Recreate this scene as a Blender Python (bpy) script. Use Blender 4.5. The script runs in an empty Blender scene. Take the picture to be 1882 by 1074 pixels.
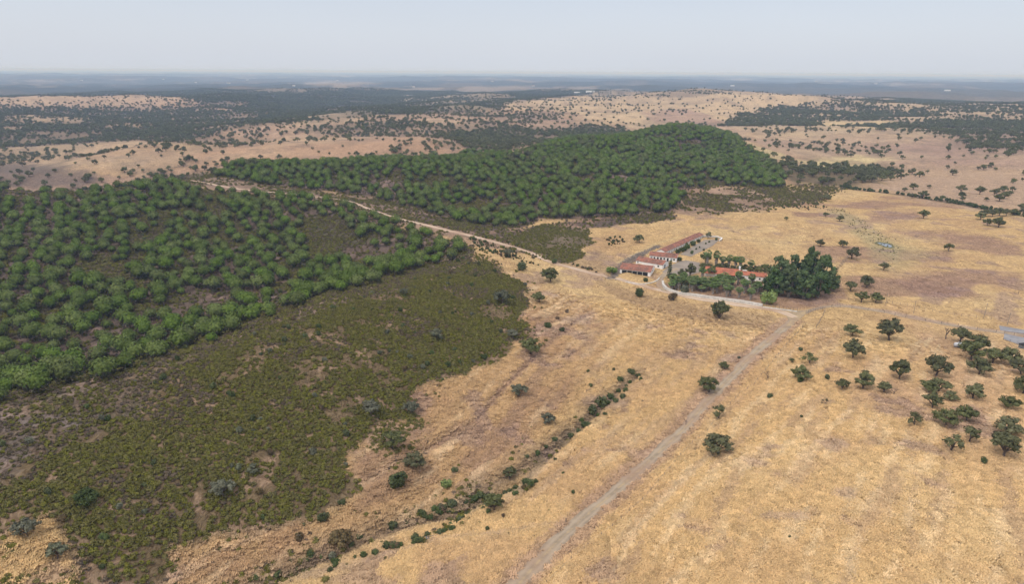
import bpy, bmesh, math, random, time
import numpy as np
from mathutils import Matrix, Vector, Euler

T0 = time.time()
random.seed(7)
RNG = np.random.default_rng(7)
S = bpy.context.scene
COL = S.collection

# ------------------------------------------------------------------ camera
H = 110.0                     # flying height over the farm (m)
FP = 1255.0                   # focal length in pixels of the 1882 wide photograph
PITCH = math.radians(17.88)
ROLL = 0.0064
cam_d = bpy.data.cameras.new('camera')
cam = bpy.data.objects.new('camera', cam_d)
COL.objects.link(cam)
cam_d.sensor_width = 36.0
cam_d.lens = FP * 36.0 / 1882.0
cam_d.clip_start = 1.0
cam_d.clip_end = 200000.0
CM = Matrix.Translation((0, 0, H)) @ Matrix.Rotation(math.pi / 2 - PITCH, 4, 'X') @ Matrix.Rotation(ROLL, 4, 'Z')
cam.matrix_world = CM
S.camera = cam
R3 = np.array(CM.to_3x3())

# ------------------------------------------------------------------ sky, sun, exposure
SUN_EL, SUN_AZ = math.radians(58), math.radians(-132)     # sun behind the veil of cloud, ahead and a little left
world = bpy.data.worlds.new('World')
S.world = world
world.use_nodes = True
wt = world.node_tree
wt.nodes.clear()
wo = wt.nodes.new('ShaderNodeOutputWorld')
bg_sky = wt.nodes.new('ShaderNodeBackground')
bg_veil = wt.nodes.new('ShaderNodeBackground')
add = wt.nodes.new('ShaderNodeAddShader')
sky = wt.nodes.new('ShaderNodeTexSky')
sky.sky_type = 'NISHITA'
sky.sun_disc = False
sky.sun_elevation = SUN_EL
sky.sun_rotation = SUN_AZ
sky.air_density = 1.0
sky.dust_density = 3.0
bg_sky.inputs['Strength'].default_value = 0.05
wt.links.new(sky.outputs[0], bg_sky.inputs['Color'])
# even overcast veil: a little brighter overhead as cloud decks are, faint broad unevenness
tc = wt.nodes.new('ShaderNodeTexCoord')
sep = wt.nodes.new('ShaderNodeSeparateXYZ')
wt.links.new(tc.outputs['Generated'], sep.inputs[0])
ramp = wt.nodes.new('ShaderNodeValToRGB')
ramp.color_ramp.elements[0].position = 0.0
ramp.color_ramp.elements[0].color = (0.610, 0.650, 0.725, 1)
ramp.color_ramp.elements[1].position = 1.0
ramp.color_ramp.elements[1].color = (1.16, 1.13, 1.12, 1)
e = ramp.color_ramp.elements.new(0.11)
e.color = (0.480, 0.512, 0.595, 1)
wt.links.new(sep.outputs['Z'], ramp.inputs[0])
nz = wt.nodes.new('ShaderNodeTexNoise')
nz.inputs['Scale'].default_value = 1.6
nz.inputs['Detail'].default_value = 3
mp = wt.nodes.new('ShaderNodeMapping')
mp.inputs['Scale'].default_value = (1, 1, 3.5)
wt.links.new(tc.outputs['Generated'], mp.inputs[0])
wt.links.new(mp.outputs[0], nz.inputs['Vector'])
mr = wt.nodes.new('ShaderNodeMapRange')
mr.inputs['From Min'].default_value = 0.3
mr.inputs['From Max'].default_value = 0.7
mr.inputs['To Min'].default_value = 0.97
mr.inputs['To Max'].default_value = 1.03
wt.links.new(nz.outputs['Fac'], mr.inputs[0])
vm = wt.nodes.new('ShaderNodeVectorMath')
vm.operation = 'SCALE'
wt.links.new(ramp.outputs[0], vm.inputs[0])
wt.links.new(mr.outputs[0], vm.inputs['Scale'])
wt.links.new(vm.outputs[0], bg_veil.inputs['Color'])
bg_veil.inputs['Strength'].default_value = 1.0
wt.links.new(bg_sky.outputs[0], add.inputs[0])
wt.links.new(bg_veil.outputs[0], add.inputs[1])
wt.links.new(add.outputs[0], wo.inputs['Surface'])

sun_d = bpy.data.lights.new('sun', 'SUN')
sun = bpy.data.objects.new('sun', sun_d)
COL.objects.link(sun)
sun_d.energy = 1.5
sun_d.angle = math.radians(11)
sun_d.color = (1.0, 0.95, 0.88)
sdir = Vector((math.sin(SUN_AZ) * math.cos(SUN_EL), math.cos(SUN_AZ) * math.cos(SUN_EL), math.sin(SUN_EL)))
sun.rotation_euler = sdir.to_track_quat('Z', 'Y').to_euler()
sun.location = (0, 0, 300)

S.view_settings.view_transform = 'Standard'
S.view_settings.look = 'None'
S.view_settings.exposure = 0.0
S.view_settings.gamma = 1.0
S.view_settings.use_curve_mapping = False
S.render.engine = 'CYCLES'
S.cycles.max_bounces = 5
S.cycles.diffuse_bounces = 3
S.cycles.glossy_bounces = 1
S.cycles.transparent_max_bounces = 4
S.cycles.volume_bounces = 0
S.cycles.use_denoising = True
S.cycles.use_adaptive_sampling = True

# ------------------------------------------------------------------ helpers: properties
def tag(o, label=None, cat=None, group=None, kind=None):
    if label: o['label'] = label
    if cat: o['category'] = cat
    if group: o['group'] = group
    if kind: o['kind'] = kind
    return o

def link(o, parent=None):
    COL.objects.link(o)
    if parent is not None: o.parent = parent
    return o

def empty(name, loc, rz=0.0, sc=1.0):
    o = bpy.data.objects.new(name, None)
    o.empty_display_size = 0.5
    COL.objects.link(o)
    o.location = loc
    o.rotation_euler = (0, 0, rz)
    o.scale = (sc, sc, sc) if not hasattr(sc, '__len__') else sc
    return o

# ------------------------------------------------------------------ helpers: noise
def _h(ix, iy, seed):
    n = (ix.astype(np.int64) * 374761393 + iy.astype(np.int64) * 668265263 + seed * 974634777) & 0xffffffff
    n = ((n ^ (n >> 13)) * 1274126177) & 0xffffffff
    n = (n ^ (n >> 16)) & 0xffffffff
    return n / 4294967295.0

def vnoise(x, y, seed=0):
    xi = np.floor(x); yi = np.floor(y)
    fx = x - xi; fy = y - yi
    fx = fx * fx * fx * (fx * (fx * 6 - 15) + 10); fy = fy * fy * fy * (fy * (fy * 6 - 15) + 10)
    a = _h(xi, yi, seed); b = _h(xi + 1, yi, seed); c = _h(xi, yi + 1, seed); d = _h(xi + 1, yi + 1, seed)
    return (a + (b - a) * fx) * (1 - fy) + (c + (d - c) * fx) * fy      # 0..1

def fbm(x, y, lam, octv=4, seed=0, gain=0.5):
    s = np.zeros_like(x, dtype=float); a = 1.0; t = 0.0; f = 1.0 / lam
    ca, sa = math.cos(0.6), math.sin(0.6)
    for k in range(octv):
        xr = x * ca - y * sa; yr = x * sa + y * ca
        x, y = xr, yr
        s += a * (vnoise(x * f + 17.3 * k, y * f - 9.1 * k, seed + k) * 2 - 1); t += a
        a *= gain; f *= 2.03
    return s / t * 1.6       # about -1..1

def sstep(a, b, v):
    t = np.clip((v - a) / (b - a), 0, 1)
    return t * t * (3 - 2 * t)

# ------------------------------------------------------------------ helpers: camera geometry
def ray(px, py):
    px = np.asarray(px, float); py = np.asarray(py, float)
    d = np.stack([(px - 941) / FP, (537 - py) / FP, -np.ones_like(px)], -1)
    return d @ R3.T

def project(x, y, z):
    p = np.stack([x, y, z - H], -1) @ R3
    dep = -p[..., 2]
    dd = np.where(dep > 1, dep, 1)
    px = 941 + FP * p[..., 0] / dd; py = 537 - FP * p[..., 1] / dd
    bad = dep <= 1
    px = np.where(bad, -9999, px); py = np.where(bad, 9999, py)
    return px, py, dep

def on_plane(px, py, z):
    d = ray(px, py)
    t = (z - H) / d[..., 2]
    return d[..., 0] * t, d[..., 1] * t

# ------------------------------------------------------------------ terrain heights
# px, py in the photograph and the height of the ground seen there
CTRL = """
1340 500 0.5
1200 480 1.5
1290 430 2
1240 455 2
1150 500 1.5
1100 480 4
1455 578 0
1380 560 0
1250 548 0.3
1160 520 1
1550 560 -0.5
1700 600 -1
1860 620 -1
1600 700 5
1750 750 7
1882 820 8
1600 900 9
1800 1040 9
1400 760 3
1300 900 5
1250 1050 5
1500 1050 8
1330 715 -0.5
1200 845 -1.5
1060 965 -2.5
960 1074 -3
500 1074 -8.5
640 1020 -8
760 968 -7.5
880 925 -7
1000 835 -5.5
1080 770 -4
1160 700 -1.5
700 1060 -4.5
850 1010 -4
1100 860 -3
1220 740 -1
1100 600 2
1200 620 0.5
1350 640 0
1000 560 5
950 500 8
900 475 9.5
860 468 10
1050 500 5
980 650 4
900 700 2.5
960 760 -1
850 850 -4
1060 690 1
740 860 0
700 940 -4
600 980 -5
450 1040 -7
300 1040 -2
150 1060 2
20 1060 5
860 600 9
780 700 6
700 780 3
620 880 1
480 960 -1
800 530 13
700 545 15
620 548 15
550 578 15.5
480 612 16
380 650 16.5
300 678 17
200 705 17
100 730 17.5
0 755 18
620 700 11
500 760 10
350 850 8
200 950 7
50 900 12
0 830 15
150 800 14
350 750 13
820 480 8
740 500 6
650 520 5
560 548 5
480 575 4
400 610 3.5
300 645 3
200 675 3
100 700 3
0 722 3
650 470 0
550 500 -2
450 540 -3
300 590 -3
150 620 -3
0 640 -3
750 450 4.5
650 420 8
550 430 3
420 450 1
300 480 1
150 500 1
0 500 2
400 400 9
250 400 10
100 400 10
0 400 11
150 355 16
0 350 16
300 334 17
380 338 17
450 350 16
540 358 15
640 374 13
700 395 10
750 408 9
860 432 8
920 448 7
500 335 15
420 320 17
620 340 12
700 370 6
800 390 4
900 412 4
1000 405 3
1120 395 2.5
1230 388 2
1330 370 1
1010 450 5
960 440 6
600 305 21
700 300 22
500 310 20
800 300 20
420 304 20
700 340 12
850 350 9
1000 350 11
870 293 18
950 300 17
960 330 13
1050 260 24
1150 255 25
1080 300 18
1200 252 30
1250 232 36
1300 240 30
1250 270 22
1180 300 16
1300 300 14
1380 285 12
1440 332 3
1350 330 7
1240 350 7
1440 380 0
1560 350 -2
1700 380 -1
1882 390 -1
1600 430 -1
1800 460 1
1882 520 0
1400 430 2.5
1450 480 1
1500 410 2
1560 310 -6
1700 320 -4
1882 320 -2
1460 300 -4
1600 270 -2
1800 270 4
1450 250 0
1600 235 6
1750 220 8
1880 200 15
1500 210 5
1380 200 12
1250 185 20
1120 180 22
1000 195 10
1400 175 18
1250 205 8
1150 222 4
600 268 10
750 258 12
450 268 6
840 275 6
560 262 11
270 262 4
200 280 -6
100 300 -20
0 300 -25
60 270 -22
150 245 -18
300 235 -16
500 235 2
700 225 8
850 212 10
980 208 10
1050 235 -4
900 240 0
300 205 -14
150 190 8
300 182 10
370 188 10
0 180 10
500 200 -14
700 195 -8
850 185 -6
600 175 4
"""
# hidden ground (world bearing from pixel column, distance in m, height)
HID = [(300, 760, -14), (200, 740, -12), (60, 760, -18), (0, 780, -20), (400, 800, -12), (420, 880, -8), (250, 850, -18), (120, 840, -20),
       (600, 830, -4), (700, 880, -4), (800, 930, -4), (500, 850, -6), (900, 980, -4), (1050, 1080, 6), (1150, 1120, 6),
       (1250, 1350, 6), (1330, 1300, 4), (1000, 1080, 4), (600, 1250, -4), (750, 1300, -2), (450, 1250, -12),
       (300, 1250, -16), (0, 60, 15), (941, 60, -3), (1882, 60, 7), (-600, 300, 14), (-600, 900, 0), (2500, 300, 6), (2500, 900, 0),
       (0, 3800, 0), (500, 3800, 0), (941, 3800, 0), (1400, 3800, 0), (1882, 3800, 0), (-600, 3800, 0), (2500, 3800, 0)]
_c = []
for ln in CTRL.strip().splitlines():
    a, b, z = map(float, ln.split())
    x, y = on_plane(a, b, z)
    _c.append((float(x), float(y), z))
for a, r, z in HID:
    th = math.atan((a - 941) / FP)
    _c.append((r * math.sin(th), r * math.cos(th), z))
_c = np.array(_c)

def uvw(x, y):
    r = np.hypot(x, y)
    th = np.clip(np.arctan2(x, y), -0.95, 0.95)
    return th * 1.25, np.log(np.clip(r, 50, 4200))

def tps(d2):
    return np.where(d2 > 1e-12, d2 * np.log(np.maximum(d2, 1e-12)), 0)

def wiggle(x, y):
    r = np.hypot(x, y)
    farm = sstep(50, 95, np.hypot(x - 110, (y - 405)))
    near = (0.55 * fbm(x, y, 70, 3, 11) + 0.16 * fbm(x, y, 14, 2, 12)) * farm
    mid = sstep(620, 1000, r) * 6.5 * fbm(x, y, 190, 3, 13)
    far = sstep(1300, 2400, r) * (19 * fbm(x, y, 520, 4, 14))
    vfar = sstep(3000, 7000, r) * (30 * fbm(x, y, 2600, 4, 15) - 8)
    return near + mid + far + vfar

cu, cv = uvw(_c[:, 0], _c[:, 1])
N = len(_c)
D2 = (cu[:, None] - cu[None]) ** 2 + (cv[:, None] - cv[None]) ** 2
A = np.zeros((N + 3, N + 3))
A[:N, :N] = tps(D2) + np.eye(N) * 0.0015
A[:N, N] = 1; A[:N, N + 1] = cu; A[:N, N + 2] = cv
A[N:, :N] = A[:N, N:].T
_w = np.linalg.solve(A, np.concatenate([_c[:, 2] - wiggle(_c[:, 0], _c[:, 1]) * (np.hypot(_c[:, 0], _c[:, 1]) < 2600), np.zeros(3)]))

def height_exact(x, y):
    sh = x.shape
    x = x.ravel(); y = y.ravel()
    out = np.empty(x.size)
    for s in range(0, x.size, 40000):
        u, v = uvw(x[s:s + 40000], y[s:s + 40000])
        d2 = (u[:, None] - cu[None]) ** 2 + (v[:, None] - cv[None]) ** 2
        out[s:s + 40000] = tps(d2) @ _w[:N] + _w[N] + _w[N + 1] * u + _w[N + 2] * v
    r = np.hypot(x, y)
    out = out * (1 - sstep(3200, 4600, r)) + wiggle(x, y)
    return out.reshape(sh)

# polar grid, fine where the photograph looks, coarse all round
TH = np.concatenate([np.linspace(-180, -60, 14)[:-1], np.linspace(-60, -41, 40)[:-1], np.linspace(-41, 41, 821)[:-1],
                     np.linspace(41, 60, 40)[:-1], np.linspace(60, 180, 14)]) * math.pi / 180
RR = np.concatenate([[0.01, 20, 45, 70, 90], np.arange(100, 300, 0.85), np.arange(300, 700, 1.7),
                     np.geomspace(700, 2200, 190)[:-1], np.geomspace(2200, 60000, 130)])
GT, GR = np.meshgrid(TH, RR)
GX = GR * np.sin(GT); GY = GR * np.cos(GT)
GZ = height_exact(GX, GY)
NR, NT = GX.shape
print('grid', NR, NT, NR * NT, 'zmax', GZ.max(), 'zmin', GZ.min(), round(time.time() - T0, 1))

GUL_PX = [(440, 1090), (540, 1052), (620, 1018), (700, 985), (760, 965), (830, 952), (880, 912), (940, 880), (1000, 838), (1060, 790), (1100, 757), (1140, 717), (1170, 690)]
def gidx(x, y):
    r = np.hypot(x, y); th = np.arctan2(x, y)
    fi = np.interp(r, RR, np.arange(NR)); fj = np.interp(th, TH, np.arange(NT))
    i = np.clip(np.floor(fi).astype(int), 0, NR - 2); j = np.clip(np.floor(fj).astype(int), 0, NT - 2)
    return i, j, fi - i, fj - j

def samp(G, x, y):
    x = np.asarray(x, float); y = np.asarray(y, float)
    i, j, a, b = gidx(x, y)
    return (G[i, j] * (1 - a) + G[i + 1, j] * a) * (1 - b) + (G[i, j + 1] * (1 - a) + G[i + 1, j + 1] * a) * b

def ground(x, y):
    return float(samp(GZ, x, y))

def P(px, py, tol=0.0):
    """point of the ground seen at a pixel of the photograph"""
    d = ray(px, py)
    t = np.concatenate([np.arange(100, 900, 1.0), np.geomspace(900, 60000, 1500)])
    t = t / math.hypot(d[0], d[1])
    x = d[0] * t; y = d[1] * t
    c = H + d[2] * t - samp(GZ, x, y)
    k = np.argmax(c < 0) if (c < 0).any() else len(c) - 1
    if tol > 0:
        low = np.where((c[1:-1] < tol) & (c[1:-1] <= c[:-2]) & (c[1:-1] <= c[2:]))[0]
        if len(low) and low[0] + 1 < k: k = low[0] + 1
    f = 0.0
    if c[k] < 0 and k > 0: f = c[k] / (c[k] - c[k - 1])
    xx = x[k] + (x[k - 1] - x[k]) * f; yy = y[k] + (y[k - 1] - y[k]) * f
    return Vector((xx, yy, ground(xx, yy)))

def ppm(p):
    """pixels of the photograph per metre at a point"""
    return FP / float(project(p.x, p.y, p.z)[2])

def visible(x, y, z):
    """is a point (z above ground) seen by the camera over the terrain"""
    n = 160
    f = np.linspace(0.1, 0.985, n)[:, None]
    xx = x[None] * f; yy = y[None] * f; zz = H + (z[None] - H) * f
    return ((zz - samp(GZ, xx, yy)) > 0).all(0)

def _seg(pts, m):
    x, y = GX[m], GY[m]; d = np.full(x.shape, 1e9)
    for (x0, y0), (x1, y1) in zip(pts[:-1], pts[1:]):
        dx, dy = x1 - x0, y1 - y0
        t = np.clip(((x - x0) * dx + (y - y0) * dy) / (dx * dx + dy * dy + 1e-9), 0, 1)
        d = np.minimum(d, (x - x0 - t * dx) ** 2 + (y - y0 - t * dy) ** 2)
    return np.sqrt(d)
_m = (GR > 100) & (GR < 420) & (np.abs(GT) < 0.8)
_all = []
for pts, dep_, wd_, bank in ((GUL_PX, 1.7, 2.2, 0.35), ([(860, 935), (900, 918), (960, 888), (1000, 852), (1050, 802)], 1.0, 1.4, 0.3), ([(640, 905), (700, 870), (740, 845), (790, 825), (880, 770), (960, 680), (1000, 640), (1060, 590)], 0.6, 1.5, 0.25),
                      ([(1122, 508), (1150, 489), (1180, 472), (1210, 458)], 1.2, 2.0, 0.3)):
    _all.append(([(p.x, p.y) for p in (P(a, b) for a, b in pts)], dep_, wd_, bank))
for W_, dep_, wd_, bank in _all:
    wob = 1.6 * fbm(GX[_m], GY[_m], 9, 3, 19)
    d_ = np.maximum(_seg(W_, _m) + wob, 0)
    GZ[_m] += -dep_ * np.exp(-(d_ / wd_) ** 2) + bank * np.exp(-((d_ - 2.4 * wd_) / wd_) ** 2)
GPX, GPY, GDEP = project(GX, GY, GZ)
GPX = np.where(np.abs(GT) < 1.4, GPX, np.where(GT > 0, 5000, -5000)); 

# ------------------------------------------------------------------ painting the ground's own colours
def pdist(X, Y, pts, closed=False):
    pts = list(pts) + ([pts[0]] if closed else [])
    d = np.full(X.shape, 1e9)
    for (x0, y0), (x1, y1) in zip(pts[:-1], pts[1:]):
        dx, dy = x1 - x0, y1 - y0
        t = np.clip(((X - x0) * dx + (Y - y0) * dy) / (dx * dx + dy * dy + 1e-9), 0, 1)
        d = np.minimum(d, (X - x0 - t * dx) ** 2 + (Y - y0 - t * dy) ** 2)
    return np.sqrt(d)

def inside(X, Y, pts):
    c = np.zeros(X.shape, bool)
    pts = list(pts)
    for (x0, y0), (x1, y1) in zip(pts, pts[1:] + pts[:1]):
        if y0 == y1: continue
        c ^= ((Y < y0) != (Y < y1)) & (X < (x1 - x0) * (Y - y0) / (y1 - y0) + x0)
    return c

PPM = FP / np.maximum(GDEP, 50)                     # px per metre
w1 = fbm(GX, GY, 16, 4, 21); w2 = fbm(GX, GY, 16, 4, 22)
w3 = fbm(GX, GY, 90, 3, 23); w4 = fbm(GX, GY, 90, 3, 24)
def region(pts, feather=3.0, rag=3.0, ragbig=0.0):
    """0..1 over a patch of ground outlined in the photograph; feather and raggedness in metres"""
    X = GPX + PPM * (rag * w1 + ragbig * w3); Y = GPY + PPM * 0.35 * (rag * w2 + ragbig * w4)
    xs = [p[0] for p in pts]; ys = [p[1] for p in pts]
    m = (X > min(xs) - 60) & (X < max(xs) + 60) & (Y > min(ys) - 40) & (Y < max(ys) + 40)
    out = np.zeros(X.shape)
    xm, ym, pm = X[m], Y[m], PPM[m]
    d = pdist(xm, ym, pts, True) * np.where(inside(xm, ym, pts), 1, -1)
    out[m] = sstep(-feather, feather, d / (pm * 0.6))
    return out

def stripe(pts, half, feather=1.0, rag=0.5):
    """a band along a line of the photograph, measured on the ground in metres"""
    W = [P(a, b, 3.0) for a, b in pts]
    W = [(p.x, p.y) for p in W]
    xs = [p[0] for p in W]; ys = [p[1] for p in W]
    m = (GX > min(xs) - 30) & (GX < max(xs) + 30) & (GY > min(ys) - 30) & (GY < max(ys) + 30)
    out = np.zeros(GX.shape)
    d = pdist(GX[m], GY[m], W) + rag * w1[m]
    out[m] = 1 - sstep(half - feather, half + feather, d)
    return out

C = np.zeros(GX.shape + (3,))
def paint(mask, col):
    global C
    C += (np.array(col)[None, None] - C) * np.clip(mask, 0, 1)[..., None]

GOLD = (0.60, 0.40, 0.175); STRAW = (0.66, 0.47, 0.22); TAN = (0.50, 0.315, 0.150); PINK = (0.335, 0.205, 0.135)
BROWN = (0.23, 0.145, 0.090); SOIL = (0.46, 0.29, 0.175); DARKSC = (0.085, 0.070, 0.040); HEATH = (0.155, 0.110, 0.078)
OLIVE = (0.095, 0.092, 0.042); FORR = (0.050, 0.058, 0.046); GREY = (0.27, 0.225, 0.18); YELL = (0.62, 0.50, 0.24)

n20 = fbm(GX, GY, 22, 4, 31); n60 = fbm(GX, GY, 60, 4, 32); n200 = fbm(GX, GY, 230, 4, 33); n6 = fbm(GX, GY, 6, 3, 34)
n800 = fbm(GX, GY, 900, 4, 35)
C[:] = GOLD
PURP = sstep(0.42, 0.7, fbm(GX, GY, 11, 3, 36) * 0.7 + 0.5 * fbm(GX, GY, 45, 2, 37)) * (GR < 700)
paint(sstep(-0.1, 0.7, n60) * 0.6, STRAW)
paint(sstep(0.0, 0.7, n20) * 0.55, TAN)
# field left of the road: more orange; right knoll: straw
left_field = region([(880, 480), (1080, 560), (1110, 640), (1000, 760), (880, 920), (500, 1074), (290, 1080), (300, 1000), (600, 940), (660, 830), (760, 720), (960, 640)], 6, 5)
paint(left_field * 0.65, TAN)
paint(left_field * sstep(0.1, 0.6, n20) * 0.35, (0.40, 0.24, 0.13))
brown_by_gully = region([(680, 800), (780, 770), (800, 880), (650, 940), (640, 860)], 5, 4)
paint(brown_by_gully * 0.6, (0.34, 0.21, 0.125))
# verge slope below the farm road
verge = region([(1085, 505), (1180, 540), (1300, 565), (1420, 580), (1425, 610), (1330, 600), (1200, 575), (1130, 545)], 3, 2)
paint(verge * 0.65, (0.36, 0.235, 0.125))
paint(region([(1420, 520), (1540, 510), (1560, 550), (1470, 568), (1390, 560), (1290, 545), (1250, 535), (1320, 520)], 2, 2) * 0.8, (0.36, 0.225, 0.14))
# browner ground under the right oak group
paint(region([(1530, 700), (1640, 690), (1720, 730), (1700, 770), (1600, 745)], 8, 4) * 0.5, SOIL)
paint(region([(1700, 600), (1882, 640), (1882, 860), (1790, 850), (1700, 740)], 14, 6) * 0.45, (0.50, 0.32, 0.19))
# pinkish patches in the pasture behind the farm
pasture = region([(1440, 330), (1560, 345), (1882, 395), (1882, 600), (1600, 560), (1480, 450)], 8, 5)
paint(pasture * sstep(0.0, 0.45, fbm(GX, GY * 2.2, 70, 3, 41)) * 0.75, PINK)
for poly in ([(1640, 515), (1740, 500), (1800, 520), (1790, 545), (1700, 548)], [(1600, 392), (1690, 388), (1690, 402), (1600, 406)],
             [(1640, 425), (1800, 430), (1860, 450), (1760, 455)], [(1680, 468), (1740, 462), (1745, 480), (1700, 485)]):
    paint(region(poly, 5, 6) * 0.8, PINK)
paint(region([(1520, 385), (1550, 385), (1620, 430), (1660, 460), (1640, 480), (1600, 455), (1550, 410)], 5, 3) * 0.45, (0.34, 0.31, 0.16))
paint(region([(1590, 440), (1660, 440), (1720, 470), (1640, 500), (1600, 480)], 8, 4) * 0.35, (0.42, 0.36, 0.17))
paint(region([(1080, 440), (1140, 425), (1190, 440), (1140, 470), (1090, 470)], 4, 4) * 0.5, TAN)
# bumpy brown ground between the scrub patch and the sheds
paint(region([(1000, 480), (1060, 480), (1100, 460), (1150, 480), (1120, 505), (1060, 497)], 3, 3) * 0.5, (0.33, 0.23, 0.14))
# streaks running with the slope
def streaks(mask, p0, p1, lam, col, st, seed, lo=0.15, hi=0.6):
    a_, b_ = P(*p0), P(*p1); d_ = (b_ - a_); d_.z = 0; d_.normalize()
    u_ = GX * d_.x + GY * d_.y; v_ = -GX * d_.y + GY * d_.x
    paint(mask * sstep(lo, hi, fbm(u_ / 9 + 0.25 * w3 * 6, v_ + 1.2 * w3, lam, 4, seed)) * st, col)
streaks(left_field, (1050, 600), (620, 980), 3.2, (0.36, 0.23, 0.14), 0.55, 91)  # relief shading of the slope put into the left field's colour as streaks
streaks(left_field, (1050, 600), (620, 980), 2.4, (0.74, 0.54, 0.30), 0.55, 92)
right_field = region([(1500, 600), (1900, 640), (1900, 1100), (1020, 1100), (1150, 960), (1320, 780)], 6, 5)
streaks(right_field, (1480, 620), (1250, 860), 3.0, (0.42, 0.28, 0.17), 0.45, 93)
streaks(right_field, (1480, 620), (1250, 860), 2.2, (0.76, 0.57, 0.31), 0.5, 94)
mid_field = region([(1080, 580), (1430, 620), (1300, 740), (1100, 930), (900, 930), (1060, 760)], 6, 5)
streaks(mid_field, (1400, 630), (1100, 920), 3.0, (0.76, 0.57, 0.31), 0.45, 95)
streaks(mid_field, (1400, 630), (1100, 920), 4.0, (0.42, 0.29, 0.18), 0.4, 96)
# tracks, cattle paths and worn lines
for pts, hw, c, o in [([(1050, 963), (980, 968), (900, 985), (800, 995), (700, 1022), (560, 1062)], 0.8, (0.42, 0.30, 0.20), 0.55),
                   ([(1060, 970), (980, 975), (900, 993), (800, 1003)], 0.5, (0.42, 0.30, 0.20), 0.45),
                   ([(640, 905), (700, 870), (740, 845), (790, 825), (880, 770), (960, 680), (1000, 640), (1060, 590), (1090, 575)], 1.3, (0.36, 0.23, 0.14), 0.7),
                   ([(300, 1074), (400, 1010), (520, 965), (610, 925), (700, 870), (790, 828)], 0.8, (0.66, 0.46, 0.26), 0.7),
                   ([(800, 820), (900, 740), (980, 660)], 0.9, (0.38, 0.24, 0.15), 0.5),
                   ([(1030, 560), (1090, 545), (1150, 550), (1250, 580), (1340, 600)], 0.5, (0.30, 0.19, 0.12), 0.6),
                   ([(1060, 505), (1120, 530), (1200, 560), (1300, 585), (1400, 600)], 0.6, (0.27, 0.17, 0.11), 0.6),
                   ([(1535, 500), (1560, 470), (1590, 455)], 0.8, (0.30, 0.21, 0.13), 0.8),
                   ([(1340, 440), (1450, 448), (1540, 465), (1620, 480)], 0.5, (0.36, 0.25, 0.15), 0.6),
                   ([(1540, 560), (1640, 574), (1760, 600), (1882, 616)], 2.4, (0.46, 0.33, 0.23), 0.75),
                   ([(1560, 550), (1640, 545), (1700, 560)], 0.6, (0.32, 0.22, 0.14), 0.6),
                   ([(840, 470), (760, 505), (640, 545), (560, 575), (470, 612), (380, 640), (300, 668)], 2.0, (0.38, 0.26, 0.18), 0.55),
                   ([(1140, 505), (1110, 500), (1150, 475), (1200, 450), (1260, 432)], 1.0, (0.60, 0.46, 0.22), 0.6),
                   ([(1090, 690), (1110, 720), (1130, 760)], 0.6, (0.36, 0.25, 0.15), 0.4),
                   ([(1670, 800), (1680, 860), (1675, 960), (1682, 1074)], 0.25, (0.35, 0.24, 0.15), 0.45)]:
    paint(stripe(pts, hw, 0.7, 0.5) * o, c)
# eroded bank below the drystone strip, and the bank beside the long building
paint(stripe([(1120, 503), (1150, 483), (1180, 466), (1210, 452)], 2.4, 1, 0.8) * 0.9, (0.22, 0.18, 0.145))
# gully
gully = [(440, 1090), (540, 1052), (620, 1018), (700, 985), (760, 965), (830, 952), (880, 905), (940, 875), (1000, 832), (1060, 785), (1100, 755), (1140, 715), (1170, 690)]
paint(stripe(gully, 4.0, 2.0, 2.0) * 0.4, (0.33, 0.24, 0.14))
paint(stripe(gully, 1.1, 0.8, 0.8) * 0.6, (0.25, 0.18, 0.115))
paint(stripe([(860, 935), (900, 915), (960, 885), (1000, 850), (1050, 800)], 2.2, 1, 1.2) * 0.6, (0.27, 0.21, 0.13))
paint(PURP * 0.5, (0.33, 0.22, 0.17))
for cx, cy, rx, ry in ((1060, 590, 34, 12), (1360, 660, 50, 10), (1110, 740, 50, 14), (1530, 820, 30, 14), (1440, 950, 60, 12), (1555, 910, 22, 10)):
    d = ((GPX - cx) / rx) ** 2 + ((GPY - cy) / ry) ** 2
    paint((1 - sstep(0.2, 1.3, d + 0.5 * n6)) * 0.42, (0.33, 0.24, 0.20))

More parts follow.
